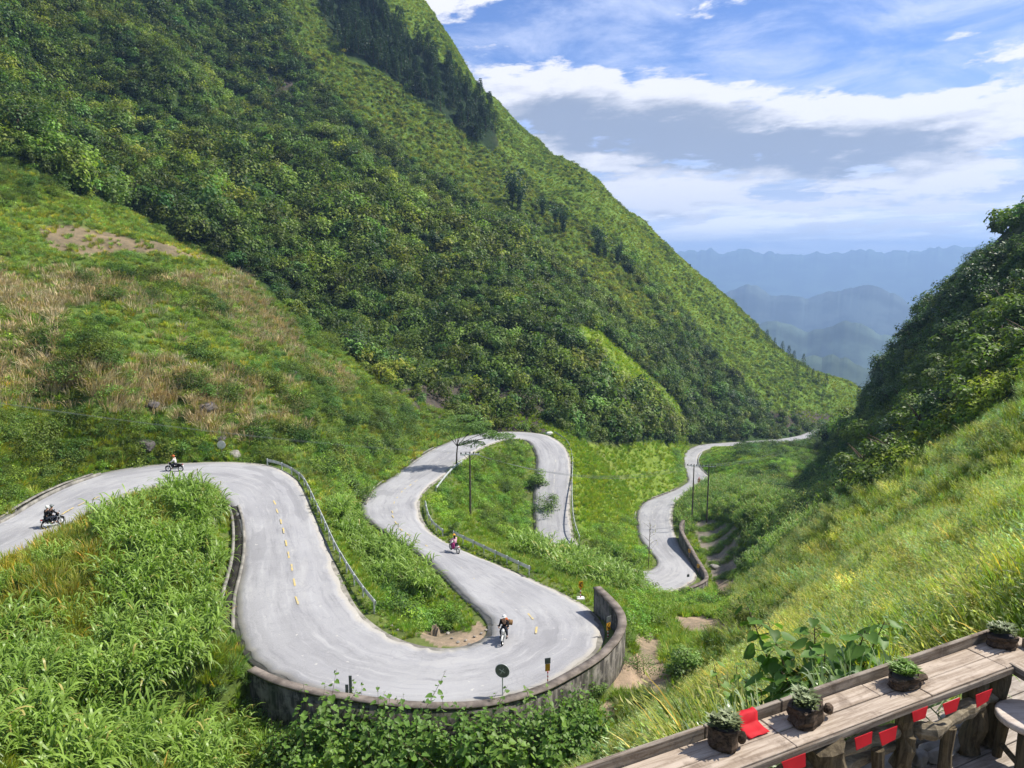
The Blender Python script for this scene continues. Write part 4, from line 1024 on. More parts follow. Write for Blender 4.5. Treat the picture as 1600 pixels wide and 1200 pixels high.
# ---- yellowish tall grass between the reed clumps, grassy ridges of the terraces
x, y, z, u, v, d = prep(28, 80, 2.2, 93, lift=1.5, clear=.5); keep = inpoly(u,v,Z_REED[0]); P = np.stack([x,y,z],1)[keep]; n = len(P); q = fbm(P[:,0], P[:,1], 9, 2); t = tintv(n, 94, (1.05,1.05,.9), .3, .3, (P[:,0],P[:,1]), 7); yl = inpoly(u,v,[(0,850),(240,780),(260,850),(160,990),(0,1000)])[keep]; t[yl] *= (1.35,1.1,1.1)
scatter('thicket_grass', 'grass_tufts', P, .7+.7*np.random.RandomState(95).rand(n)+.5*yl, t, 'yellowing tall grass filling the gaps of the left reed thicket', 'grass')
x, y, z, u, v, d = prep(60, 160, 5, 96, lift=1.5, clear=.5); keep = inpoly(u,v,Z_TERR) & (np.sin(np.hypot(x,y)*1.15+fbm(x,y,5,2)*3) > .35) & (fbm(x+7,y,5,2) > -.2); P = np.stack([x,y,z],1)[keep]; n = len(P)
scatter('terrace_weeds', 'herbs', P, .5+.5*np.random.RandomState(97).rand(n), tintv(n, 98, (.75,.95,.7), .3, .2), 'weeds growing in rows on the little washed-out terraces', 'weeds')
x, y, z, u, v, d = prep(48, 118, 3.0, 101, lift=1.5, clear=1.2, a0=-41, a1=0); keep = inpoly(u,v,[(-200,640),(230,660),(360,690),(470,720),(440,728),(340,720),(240,722),(100,755),(-200,860)]) | inpoly(u,v,[(-60,850),(60,835),(110,850),(0,890),(-60,900)]); P = np.stack([x,y,z],1)[keep]; n = len(P)
scatter('bank_grass', 'grass_tufts', P, .6+.6*np.random.RandomState(102).rand(n), tintv(n, 103, (1.0,1.1,.8), .35, .25, (P[:,0],P[:,1]), 6), 'rank green grass on the bank above the upper left road', 'grass')
rr = np.random.RandomState(104).rand(len(x)); keep &= (rr < .26) & (d > 1.5); P = np.stack([x,y,z],1)[keep]; n = len(P)
scatter('bank_bushes', 'near_shrubs', P-[0,0,.1], .7+.9*np.random.RandomState(105).rand(n)**2, tintv(n, 106, (1.0,1.15,.8), .4, .2), 'small bushes crowding the bank above the upper left road', 'shrubs')
x, y, z, u, v, d = prep(100, 380, .22, 110, lift=3); rr = np.random.RandomState(111).rand(len(x)); pt = fbm(x, y, 20, 3)
keep = anypoly(u,v,[[(1150,700),(1300,690),(1340,700),(1320,745),(1260,800),(1200,790),(1150,730)],[(1180,800),(1290,780),(1300,830),(1230,850)],[(1235,690),(1345,665),(1345,690),(1310,720)]]) & (d > 3) & ((pt > -.02) | (rr < .25)); P = np.stack([x,y,z],1)[keep]; n = len(P)
scatter('valley_shrubs', 'near_shrubs', P-[0,0,.2], 1.6+1.9*np.random.RandomState(112).rand(n)**2, tintv(n, 113, (.8,1.0,.9), .45, .2), 'dark shrubs on the steep ground below the far road', 'shrubs')
print('SCATTER', COUNT, sum(COUNT.values()))
# ============================ finding places ============================
def gnd_hit(u, v, dmin=5.0):
    x, y, t = ray(u, v); hs = np.exp(np.linspace(math.log(dmin), math.log(900), 2400)); z = gz(x*hs, y*hs); k = np.nonzero(z >= t*hs)[0]
    k = k[0] if len(k) else -1
    return (x*hs[k], y*hs[k], float(z[k]))
def zat(P, v, u):
    "height seen at row v directly above point P"
    return ray(u, v)[2]*math.hypot(P[0], P[1])
def rail_pts(px, zf):
    P = np.array([at_z(u, v, zf(k/(len(px)-1))) for k, (u, v) in enumerate(px)]); return smooth(catmull(P, 4), 2)
# ============================ guard rails ============================
def guard_rail(px, z0, z1, label, near=False):
    P = rail_pts(px, lambda t: z0+(z1-z0)*t); o0 = P[0]; root = empty('guard_rail', tuple(o0), label=label, cat='guard rail', group='steel guard rails along the pass')
    T = np.gradient(P, axis=0); N = np.stack([-T[:,1], T[:,0], 0*T[:,0]], 1); N /= np.linalg.norm(N, axis=1)[:,None]
    prof = [(0,.0),(.05,-.05),(.05,-.10),(0,-.155),(.05,-.21),(.05,-.26),(0,-.31)]; th = .012; V = []; F = []; K = len(prof)*2
    for q in range(len(P)):
        for (a, b) in prof: V.append(P[q]+N[q]*a+np.array([0,0,b])-o0)
        for (a, b) in prof[::-1]: V.append(P[q]+N[q]*(a-th)+np.array([0,0,b])-o0)
    for q in range(len(P)-1):
        for e in range(K): F.append((q*K+e, q*K+(e+1)%K, (q+1)*K+(e+1)%K, (q+1)*K+e))
    meshobj('rail_beam', mesh_np('rail_beam', V, F, M['steel']), root)
    L = np.r_[0, np.cumsum(np.linalg.norm(np.diff(P, axis=0), axis=1))]; n = max(2, int(L[-1]/2.2)+1)
    pm = MB().box((0,0,-.45), (.09,.13,1.0), bevel=.01).mesh('post', M['steel'])
    for s in np.linspace(.1, L[-1]-.1, n):
        q = [np.interp(s, L, P[:,c]) for c in range(3)]; p = meshobj('post', pm, root); p.location = np.array(q)-o0+(0,0,.02)
        k = min(int(np.searchsorted(L, s)), len(N)-1); p.location -= Vector(N[k]*.08)
    return root
guard_rail([(417,717),(432,720),(450,727),(470,740),(480,755),(492,780),(507,812),(522,845),(532,862),(546,885),(566,914),(587,939)], -21.65, -22.75, 'long grey steel guard rail along the right side of the left lane')
guard_rail([(722,719),(705,732),(692,747),(682,760)], -31.6, -30.0, 'short guard rail showing between grass beside the upper middle lane')
guard_rail([(665,783),(668,798),(676,814),(693,827)], -29.1, -27.6, 'curved guard rail hugging the inside bend of the middle lane')
guard_rail([(709,830),(750,849),(800,872),(829,885)], -27.2, -25.3, 'straight bright guard rail in front of the maize patch by the middle lane')
guard_rail([(867,674),(885,686),(892,701),(895,720),(894,745),(894,775),(896,805),(901,825),(906,838)], -36.2, -43.2, 'guard rail bordering the outer edge of the steep back lane')
guard_rail([(1097,706),(1091,717),(1094,727),(1105,740),(1117,748)], -63.5, -58.9, 'far guard rail on the inside of the small distant bend')
# ============================ signs, mirrors, poles ============================
def chevron_sign(P, h, yaw, label, plate=False, post_len=None, s=1.0, left=True, cat='road sign', board=True):
    root = empty('chevron_sign' if board else 'marker_post', P, yaw, label=label, cat=cat)
    for k in range(6 if board else 4):
        MB().tube([(0,0,k*h*.1-.02),(0,0,(k+1)*h*.1-.02)], .04*s, 8).obj('post_band', M['red'] if k % 2 else M['white'], root)
    if board:
        MB().box((0,-.045*s,h*.78), (.34*s,.02,.52*s), bevel=.004).obj('sign_board', M['yellow'], root)
        m = 1 if left else -1
        pts = [(m*.10,.19),(m*-.06,0),(m*.10,-.19),(m*.02,-.19),(m*-.14,0),(m*.02,.19)]
        MB().prism([(x*s, -.058*s, h*.78+z*s) for x, z in pts], (0,-.006,0)).obj('chevron_arrow', M['signblack'], root)
    if plate: MB().box((0,-.05*s,h*.78+.48*s), (.40*s,.02,.42*s), bevel=.004).obj('reflector_plate', M['greyplate'], root)
    return root
k907 = road_hit(900, 938); P = gnd_hit(907, 936); chevron_sign(P, 1.45, math.radians(12), 'yellow chevron sign on a striped post on the verge left of the concrete wall end')
MB().box((P[0], P[1], P[2]+.02), (.6,.5,.16), bevel=.03).obj('sign_footing', M['whitestone'], label='pale concrete block at the foot of the verge chevron sign', cat='concrete block')
P = at_z(950, 985, -24.05); chevron_sign((P[0],P[1],-24.6), 1.1, math.radians(35), 'yellow chevron sign with grey plate standing inside the curved wall', plate=True)
P = at_z(859, 1056, -23.4); chevron_sign((P[0]-.1,P[1]+.25,-23.95), 1.15, math.radians(195), 'dull sign with a grey plate above it seen from behind over the wall', plate=True, s=.85)
P = at_z(546, 1080, -23.3); rt = empty('marker_post', (P[0],P[1]+.3,-23.8), label='dark grey marker posts standing against the road at the lower left of the wall', cat='marker post')
MB().box((0,0,.62), (.17,.05,1.25), bevel=.01).obj('tall_plate', M['greyplate'], rt); MB().box((-.20,-.03,.42), (.17,.05,.62), bevel=.01).obj('short_plate', M['greyplate'], rt); MB().tube([(0,.05,0),(0,.05,1.1)], .03, 6).obj('post', M['greyplate'], rt)
for (u, v, lb) in ((1082,861,'small yellow chevron sign halfway along the lower bend wall'),(1096,885,'small yellow chevron sign at the near end of the lower bend wall')):
    P = at_z(u, v, -47.9); chevron_sign((P[0]-.5,P[1],-49.0), 1.5, math.radians(-35), lb, s=1.15)
P = at_z(1075, 912, -48.2); chevron_sign((P[0],P[1],-48.6), 1.5, math.radians(190), 'small grey-backed sign at the very end of the low bend', plate=True, board=False)
def mirror(P, h, yaw, R, label, front):
    root = empty('traffic_mirror', P, yaw, label=label, cat='traffic mirror'); MB().tube([(0,.03,-.2),(0,.03,h)], .04, 8).obj('pole', M['steel'], root)
    d = MB().tube([(0,-.03,h),(0,-.015,h),(0,.0,h),(0,.02,h)], [R*.9,R,R,R*.93], 32).obj('mirror_back', M['mirrorback'], root)
    MB().torus((0,-.015,h), R, .018, 'Y', 32, 6).obj('mirror_rim', M['white'] if front else M['steel'], root)
    if front: MB().tube([(0,-.05,h),(0,-.035,h)], [R*.6,R*.96], 28).obj('mirror_face', M['white'], root)
    else:
        for a in (0.5, 2.1): MB().box((0,-.045,h), (R*.9,.02,.03), Matrix.Rotation(a,3,'Y')).obj('bracket', M['steel'], root)
    return root
P = at_z(785, 1079, -23.6); zz = zat(P, 1051, 785); mirror((P[0],P[1]+.2,-24.0), zz+24.0, math.radians(-14), .40, 'round traffic mirror on a pole seen from its dull green back above the wall', False)
P = gnd_hit(347, 713); zz = zat(P, 695, 347); mirror(P, zz-P[2], 0, .46, 'pale round traffic mirror on the grass at the top of the left bend', True)
def utility_pole(P, h, label, arms=2, yaw=0, r=.13):
    root = empty('utility_pole', P, yaw, label=label, cat='utility pole', group='poles carrying the wires'); MB().tube([(0,0,-.5),(0,0,h*.5),(0,0,h)], [r*1.2,r,r*.7], 8).obj('pole', M['pole'], root)
    for k in range(arms):
        y = (k-.5)*.3 if arms == 2 else 0
        MB().box((0,y,h-.35), (2.6,.09,.12), bevel=.01).obj('cross_arm', M['steel'], root)
    for x in (-1.2,-.55,.5,1.15): MB().tube([(x,0,h-.29),(x,0,h-.2),(x,0,h-.05)], [.05,.11,.07], 8).obj('insulator', M['black'], root)
    if arms == 2:
        for s in (-1, 1): MB().tube([(s*.85,0,h-.4),(0,0,h-1.3)], .03, 6).obj('brace', M['pole'], root)
    return root
Pp = gnd_hit(735, 808, 95); h1 = zat(Pp, 706, 735)-Pp[2]; utility_pole(Pp, h1, 'tall slim utility pole with double cross-arm on the grassy island between the lanes', 2, math.radians(6)); T1 = Vector(Pp)+Vector((0,0,h1-.1))
Pq = gnd_hit(1081, 815, 100); h2 = zat(Pq, 725, 1083)-Pq[2]; utility_pole(Pq, h2, 'left one of the two thin poles standing by the terraces', 1, math.radians(-10)); T2 = Vector(Pq)+Vector((0,0,h2-.1))
Pr = gnd_hit(1104, 817, 100); h3 = zat(Pr, 726, 1106)-Pr[2]; utility_pole(Pr, h3, 'right one of the two thin poles standing by the terraces', 1, math.radians(-10)); T3 = Vector(Pr)+Vector((0,0,h3-.1))
Pt = gnd_hit(1286, 686, 150); h4 = max(5, zat(Pt, 660, 1286)-Pt[2]); utility_pole(Pt, h4, 'distant small pole on the slope below the far road', 1, 0, .16); T4 = Vector(Pt)+Vector((0,0,h4-.1))
Lp = gnd_hit(1, 800, 40); TL = Vector(at_d(-160, 606, 64))
def wires(A, B, sag, label, off=(-1.1,-.5,.5,1.1), r=.016):
    mb = MB(); d = (B-A); n = Vector((-d.y, d.x, 0)).normalized()
    for q in off:
        pts = [A+d*(k/16)+n*q-Vector((0,0,sag*4*(k/16)*(1-k/16))) for k in range(17)]; mb.tube(pts, r, 5)
    return mb.obj('power_lines', M['greyplate'], label=label, cat='power lines')
wires(T1, TL, .8, 'sagging power lines crossing the left hillside from the island pole', off=(-.9,.1,1.0), r=.006)
wires(T1, T2, 3.0, 'power lines strung from the island pole to the poles by the terraces', r=.013)
wires(T3, T4, 4.0, 'power lines running from the terrace poles to the distant pole', r=.015)
wires(T2, T3, .3, 'short power lines linking the two terrace poles', r=.013)
# ============================ motorcycles and riders ============================
def bake(o):
    dg = bpy.context.evaluated_depsgraph_get(); me = bpy.data.meshes.new_from_object(o.evaluated_get(dg)); o.modifiers.clear(); o.data = me
def skin(name, pts, edges, mat, parent=None, sub=1):
    me = bpy.data.meshes.new(name); me.from_pydata([p[:3] for p in pts], edges, []); me.update(); o = bpy.data.objects.new(name, me); COL.objects.link(o)
    md = o.modifiers.new('skin', 'SKIN')
    if not me.skin_vertices:
        bpy.context.view_layer.objects.active = o
    sv = me.skin_vertices[0].data if me.skin_vertices else None
    if sv is None:
        return None
    for k, p in enumerate(pts): sv[k].radius = (p[3], p[3] if len(p) < 5 else p[4]); sv[k].use_root = (k == 0)
    md.use_smooth_shade = True; s = o.modifiers.new('sub', 'SUBSURF'); s.levels = sub; s.render_levels = sub; bpy.context.view_layer.update(); bake(o)
    o.data.materials.clear(); o.data.materials.append(mat)
    if parent: o.parent = parent
    return o
def ensure_skin(me):
    pass
def motorcycle(P, yaw, label, paint, rimmat='rim', basket=False):
    root = empty('motorcycle', P, yaw, label=label, cat='motorcycle', group='motorcycles on the pass road')
    for x in (-.62, .64):
        w = MB().torus((x,0,.30), .205, .022, 'Y', 24, 6); 
        for a in range(6): w.tube([(x,0,.30),(x+.2*math.cos(a*1.047),0,.30+.2*math.sin(a*1.047))], .014, 5)
        w.tube([(x,-.05,.30),(x,.05,.30)], .05, 10); wo = w.obj('wheel', M[rimmat], root); MB().torus((x,0,.30), .255, .048, 'Y', 28, 8).obj('tyre', M['tyre'], wo, True)
    b = MB(); b.prism([(-.78,-.09,.70),(-.62,-.09,.56),(-.30,-.09,.42),(.02,-.09,.36),(.22,-.09,.44),(.40,-.09,.82),(.34,-.09,.92),(.20,-.09,.62),(.02,-.09,.56),(-.15,-.09,.66),(-.55,-.09,.78),(-.84,-.09,.80)], (0,.18,0))
    b.ball((.42,0,.86), (.26,.24,.34)); b.obj('body', M[paint], root, False)
    MB().ball((-.28,0,.79), (.80,.26,.14)).obj('seat', M['black'], root, True)
    MB().box((-.02,0,.36), (.38,.20,.24), bevel=.04).obj('engine', M['steel'], root); MB().tube([(-.1,-.14,.28),(-.5,-.16,.30),(-.82,-.16,.38)], [.03,.05,.05], 8).obj('exhaust', M['steel'], root)
    f = MB(); 
    for s in (-.08,.08): f.tube([(.64,s,.30),(.44,s,.86)], .025, 6)
    f.obj('fork', M['steel'], root)
    hb = MB().tube([(.28,-.34,1.02),(.40,-.2,1.0),(.44,0,.96),(.40,.2,1.0),(.28,.34,1.02)], .018, 6).obj('handlebar', M['black'], root)
    for s in (-1,1): MB().tube([(.36,s*.24,1.0),(.40,s*.30,1.16)], .009, 5).ball((.40,s*.31,1.19), (.03,.13,.09)).obj('mirror', M['black'], root)
    MB().ball((.55,0,.90), (.10,.17,.15)).obj('headlight', M['white'], root, True)
    for x, dz in ((.64,0),(-.62,.02)):
        pts = [(x+.32*math.cos(a), 0, .30+.32*math.sin(a)) for a in np.linspace(.5 if x > 0 else .9, 2.4, 9)]; g = MB().tube(pts, .05, 6, flat=1.0); g.obj('mudguard', M[paint], root)
    MB().box((-.90,0,.62), (.03,.19,.13)).obj('number_plate', M['white'], root); MB().box((-.86,0,.76), (.05,.18,.07)).obj('tail_light', M['red'], root)
    return root
def person(P, yaw, label, top, trousers='denim', helmet='white', back=0.0, hair=None, grip=True, hat='helmet'):
    root = empty('person', P, yaw, label=label, cat='person'); b = back
    J = [(-.16-b,0,.86,.13,.11),(-.13-b,0,1.05,.12,.10),(-.05-b,0,1.28,.15,.11),(-.01-b,0,1.42,.055,.055),(.02-b,0,1.52,.085,.075),(.04-b,0,1.63,.085,.08),
         (-.04-b,.19,1.36,.065,.065),(.10-b,.27,1.15,.05,.05),((.27-b) if grip else .22-b,.29 if grip else .20,1.06 if grip else .98,.038,.036),
         (-.04-b,-.19,1.36,.065,.065),(.10-b,-.27,1.15,.05,.05),((.27-b) if grip else .22-b,-.29 if grip else -.20,1.06 if grip else .98,.038,.036),
         (-.10-b,.11,.84,.10,.09),(.25-b,.19,.80,.075,.07),(.10-b,.20,.44,.05,.05),(.24-b,.20,.35,.04,.035),
         (-.10-b,-.11,.84,.10,.09),(.25-b,-.19,.80,.075,.07),(.10-b,-.20,.44,.05,.05),(.24-b,-.20,.35,.04,.035)]
    E = [(0,1),(1,2),(2,3),(3,4),(4,5),(2,6),(6,7),(7,8),(2,9),(9,10),(10,11),(0,12),(12,13),(13,14),(14,15),(0,16),(16,17),(17,18),(18,19)]
    n0 = len(J)
    for s, w in ((1, 8), (-1, 11)):                 # hands: palm, four curled fingers and a thumb round the grip
        x, y, z = J[w][:3]; J.append((x+.06, y+s*.01, z-.01, .03, .022)); p = len(J)-1; E.append((w, p))
        for k in range(4):
            J.append((x+.11-.004*k*k, y+s*(.035-.022*k), z-.005, .010, .010)); J.append((x+.12, y+s*(.035-.022*k), z-.045, .009, .009)); E.append((p, len(J)-2)); E.append((len(J)-2, len(J)-1))
        J.append((x+.08, y-s*.05, z-.03, .010, .010)); E.append((p, len(J)-1))
    J.append((.115-b,0,1.55,.016,.014)); E.append((4, len(J)-1))      # nose
    body = skin('body', J, E, M['skin'], root)
    def sub(idx, grow, mat, nm):
        m = {q: k for k, q in enumerate(idx)}; pts = [(*J[q][:3], J[q][3]+grow, J[q][4]+grow) for q in idx]; ed = [(m[a], m[c]) for a, c in E if a in m and c in m]
        return skin(nm, pts, ed, M[mat], root)
    sub([2,1,0,6,7,8,9,10,11], .022, top, 'jacket'); sub([0,12,13,14,16,17,18], .02, trousers, 'trousers')
    for w in (15, 19):
        x, y, z = J[w][:3]; MB().ball((x,y,z-.01), (.27,.11,.11)).obj('shoe', M['black'], root, True)
    x, y, z = J[5][:3]
    for s in (-1, 1): MB().ball((x+.075, s*.032, z-.055), (.02,.024,.014), sub=1).obj('eye', M['black'], root)
    MB().box((x+.078, 0, z-.13), (.012,.05,.012)).obj('mouth', M['red'], root)
    if hair: MB().tube([(x-.07,0,z+.03),(x-.13,0,z-.15),(x-.16,0,z-.38)], [.09,.085,.03], 8).obj('hair', M['black'], root, True)
    if hat == 'helmet':
        h = MB(); r = bmesh.ops.create_uvsphere(h.bm, u_segments=20, v_segments=12, radius=.145, matrix=Matrix.Translation((x-.01,0,z+.005)))
        bmesh.ops.delete(h.bm, geom=[v for v in h.bm.verts if v.co.z < z-.05 or (v.co.x > x+.06 and v.co.z < z-.0)], context='VERTS'); h.obj('helmet', M[helmet], root, True)
        MB().box((x+.13,0,z+.03), (.09,.17,.012)).obj('helmet_peak', M[helmet], root)
    return root
def ry(u, v): return road_hit(u, v)
def on_road(u, v):
    P = road_hit(u, v); return (P[0], P[1], P[2]+.006)
import traceback as _tb
B1 = on_road(788, 1001); y1 = math.radians(-100)
motorcycle(B1, y1, 'white and black motorcycle coming round the nearest hairpin bend', 'white')
person(B1, y1, 'rider in a dark jacket and white helmet leaning over the bars on the nearest bend', 'black')
bg = empty('backpack', (B1[0]-math.cos(y1)*.36, B1[1]-math.sin(y1)*.36, B1[2]+.9), y1, label='orange-red backpack strapped on the back of the nearest rider', cat='backpack')
MB().ball((0,0,.30), (.26,.40,.52)).obj('bag', M['orange'], bg, True); MB().box((-.1,0,.2), (.1,.26,.2), bevel=.03).obj('pocket', M['brown'], bg)
lg = empty('luggage_roll', (B1[0]-math.cos(y1)*.70, B1[1]-math.sin(y1)*.70, B1[2]+.84), y1, label='brown canvas bundle tied behind the seat of the nearest motorcycle', cat='luggage')
MB().tube([(0,-.42,.10),(0,-.40,.1),(0,.40,.10),(0,.42,.1)], [.08,.17,.17,.08], 12).obj('bundle', M['brown'], lg, True); 
for s in (-.2,.2): MB().tube([(0,s-.02,.10),(0,s+.02,.10)], .178, 12).obj('strap', M['black'], lg)
B2 = on_road(710, 862); y2 = math.radians(125)
motorcycle(B2, y2, 'light scooter riding away up the middle lane beside the guard rail', 'white')
person(B2, y2, 'woman in pale pink with long dark hair riding the scooter on the middle lane', 'pink', 'denim', 'yellow', hair=True)
pg = empty('pannier', (B2[0]-math.cos(y2)*.25-math.sin(y2)*.28, B2[1]-math.sin(y2)*.25+math.cos(y2)*.28, B2[2]+.5), y2, label='magenta bag hanging on the left side of the scooter on the middle lane', cat='bag')
MB().ball((0,0,.25), (.5,.24,.66)).obj('bag', M['magenta'], pg, True); MB().tube([(-.1,0,.52),(0,-.02,.66),(.1,0,.52)], .015, 5).obj('handle', M['black'], pg)
B3 = on_road(83, 822); y3 = math.radians(62)
motorcycle(B3, y3, 'dark motorcycle carrying two riders in black on the upper left road', 'black')
person(B3, y3, 'rider in a black jacket and grey helmet steering on the upper left road', 'black', helmet='greyplate')
person((B3[0],B3[1],B3[2]+.02), y3, 'passenger in a wide black jacket and white helmet behind the rider, upper left road', 'black', back=.33, grip=False)
B4 = on_road(273, 737); y4 = math.radians(182)
motorcycle(B4, y4, 'black motorcycle passing broadside above the tip of the reed thicket', 'black')
person(B4, y4, 'rider in a white shirt passing above the tip of the reed thicket', 'white', helmet='orange')
B5 = on_road(1092, 756); y5 = math.radians(-120)
motorcycle(B5, y5, 'red motorcycle on the small distant bend behind the thin poles', 'red'); person(B5, y5, 'distant rider in a red top near the two thin poles', 'red', helmet='red')
B6 = on_road(1161, 692); motorcycle(B6, math.radians(170), 'tiny dark motorcycle on the far straight road', 'black'); person(B6, math.radians(170), 'tiny rider in dark clothes on the far straight road', 'black', helmet='black')
# ============================ rocks ============================
def rock(name, P, size, seed, mat, label, cat='rock', group=None):
    r = np.random.RandomState(seed); mb = MB(); R = bmesh.ops.create_icosphere(mb.bm, subdivisions=3, radius=.5)
    D = unit(r.normal(size=(14,3))); o = .30+.16*r.rand(14)
    for v in R['verts']:
        c = np.array(v.co); k = 1.0
        for d, q in zip(D, o):
            t = c@d; 
            if t > q: c = c-d*(t-q)*.9
        c = c*(1+.10*(fbm(np.array([c[0]*9+seed]), np.array([c[1]*9+c[2]*7]), 3, 3)[0])); v.co = Vector(c*np.array(size))
    ob = mb.obj(name, mat, label=label, cat=cat, group=group); ob.location = P; ob.rotation_euler = (0,0,r.rand()*6); return ob
for k, (u, v, s, mt, lb) in enumerate([(236,632,2.2,'darkrock','dark boulder among dry maize stalks, the left one of the pair in the field'),(322,636,2.6,'darkrock','dark boulder split by a shadow, right of the other one in the dry maize'),(226,694,2.6,'darkrock','big slanted dark rock in the bank above the left road'),(341,686,1.8,'darkrock','low dark rock in the bank behind the traffic mirror'),
      (368,709,2.0,'stone','flat pale slab of stone lying on the verge right of the traffic mirror'),(400,706,1.0,'whitestone','white stone beside the left end of the guard rail'),(390,712,.8,'stone','small grey stone between the flat slab and the white one'),(858,675,1.5,'whitestone','white concrete block at the top end of the back lane guard rail'),(838,668,.9,'stone','small pale stone on the bank at the second hairpin'),
      (1023,1082,.55,'darkrock','small dark stone lying on the bare soil patch below the wall'),(1118,884,1.7,'stone','pale grey boulder below the low bend wall'),(357,495,2.0,'darkrock','dark rock outcrop high in the middle of the left field'),(457,582,2.0,'darkrock','dark rock near the wood edge of the left field')]):
    P = gnd_hit(u, v+3); rock('boulder', (P[0],P[1],P[2]+s*.02), (s*1.25,s,s*.62), 200+k, M[mt], lb)
for k, (u, v) in enumerate([(700,990),(706,998),(716,1004),(728,1001),(741,996),(752,990),(733,1008),(760,985),(612,978),(622,985)]):
    P = gnd_hit(u, v+1); s = .16+.12*random.random(); rock('kerb_stone', (P[0],P[1],P[2]+.06), (s*1.3,s,s*.7), 230+k, M['stone'], 'small pale stone on the gravel rim round the tip of the middle island', 'stone', 'loose stones at the tip of the middle island')
# ============================ single trees and shrubs ============================
def tree_set(h, w, nb, nl, ls, seed, mat='tree', trunk=.045, base=.3, arr=None, flat=.75):
    cr = arr if arr is not None else crown_arrays(h, w, nb, nl, ls, seed, flat=flat, base=base); r = random.Random(seed)
    cm = mesh_np('crown', cr[0], cr[1], M[mat], col=cr[2]); t = MB(); t.tube([(0,0,-.6),(h*.01,0,h*.3),(-.01*h,h*.01,h*.7)], [h*trunk,h*trunk*.75,h*trunk*.3], 7)
    for k in range(6):
        a = k*1.05+r.random(); z = h*(.28+.07*k); t.tube([(0,0,z),(math.cos(a)*w*.2, math.sin(a)*w*.2, z+h*.12),(math.cos(a)*w*.38, math.sin(a)*w*.38, z+h*.2)], [h*trunk*.4,h*trunk*.25,h*trunk*.1], 5)
    return cm, t.mesh('trunk', M['bark'])
def plant_tree(name, meshes, P, s, rz, label, cat='tree', group=None, zs=1.0):
    root = empty(name, P, rz, label=label, cat=cat, group=group); root.scale = (s,s,s*zs); meshobj('crown', meshes[0], root); meshobj('trunk', meshes[1], root); return root
M['tree2'] = leaf_mat('tree_leaf_light', (.10,.16,.03), (.16,.22,.045), transl=.4, inst=False)  # brighter leaf copy; on the right hill its colour stands in for sunlight
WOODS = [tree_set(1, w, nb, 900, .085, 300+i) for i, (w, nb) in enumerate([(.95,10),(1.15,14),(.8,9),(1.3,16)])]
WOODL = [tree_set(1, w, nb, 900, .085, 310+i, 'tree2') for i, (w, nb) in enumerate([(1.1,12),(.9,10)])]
def mreg(u, v): return ('upper' if v < 230 else 'middle' if v < 430 else 'lower')+' '+('left' if u < 300 else 'centre' if u < 620 else 'right')
def preg(u): return 'at the upper end' if u < 590 else 'in the middle' if u < 690 else 'at the lower end'
def hreg(u, v): return 'left flank' if u < 1400 else 'crest' if v < 500 else 'middle' if v < 620 else 'foot'
x, y, z, u, v, d = prep(55, 235, .075, 80, lift=6, margin=.0); rs = np.random.RandomState(81); k_ = np.nonzero(inpoly(u,v,Z_RWOOD))[0]; k_ = rs.permutation(k_)[:210]; lt = inpoly(u,v,Z_RWOOD2)
for q in k_:
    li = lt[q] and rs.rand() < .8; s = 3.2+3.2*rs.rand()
    while s > 2 and not wood_ok(x[q:q+1], y[q:q+1], z[q:q+1], u[q:q+1], v[q:q+1], s)[0]: s -= .4
    if s <= 2: continue
    plant_tree('hill_tree', (WOODL[rs.randint(2)] if li else WOODS[rs.randint(4)]), (x[q],y[q],z[q]-.3), s, rs.rand()*6.28, ('sunlit yellow-green broadleaf tree, %s of the right hill' if li else 'dark broadleaf tree, %s of the right hill') % hreg(u[q],v[q]), group=('sunlit trees, %s of the right hill' if li else 'dark trees, %s of the right hill') % hreg(u[q],v[q]))  # sunlit look of these trees is put into the leaf colour
x, y, z, u, v, d = prep(125, 440, .012, 82, lift=6, margin=.0); rs = np.random.RandomState(83)
fo = (~inpoly(u,v,Z_RIDGE)) & (~inpoly(u,v,Z_MIDSLOPE)) & (~inpoly(u,v,Z_FIELD)) & (~inpoly(u,v,Z_PINE)) & (~anypoly(u,v,Z_BRIGHT)) & (~inpoly(u,v,Z_RWOOD)) & (~inpoly(u,v,Z_RSLOPE)) & (~inpoly(u,v,Z_GULLY)) & (v < 660) & (v > 0) & (u > 0) & (d > 4)
for q in rs.permutation(np.nonzero(fo)[0])[:150]:
    s = 4.5+4*rs.rand()**2; plant_tree('mountain_tree', (WOODS+WOODL)[rs.randint(6)], (x[q],y[q],z[q]-.3), s, rs.rand()*6.28, 'larger leafy tree rising above the scrub, %s of the mountain face' % mreg(u[q],v[q]), group='larger trees, %s of the mountain face' % mreg(u[q],v[q]))
def _unused(): pass
PINES = [pine_arrays(1, 320+i) for i in range(3)]
PM = [(mesh_np('crown', p[0]*1.0, p[1], M['pine'], col=p[2]), MB().tube([(0,0,-.1),(0,0,.5),(0,0,.96)], [.02,.013,.003], 5).mesh('trunk', M['bark'])) for p in PINES]
x, y, z, u, v, d = prep(250, 500, .045, 84, lift=6, margin=.02); rs = np.random.RandomState(85); ks = rs.permutation(np.nonzero(inpoly(u,v,Z_PINE))[0])[:270]
for q in ks: plant_tree('pine_tree', PM[rs.randint(3)], (x[q],y[q],z[q]-.3), 7.5+4*rs.rand(), rs.rand()*6.28, 'dark slender pine %s of the diagonal band high on the mountain' % preg(u[q]), 'pine tree', 'pines %s of the band' % preg(u[q]))
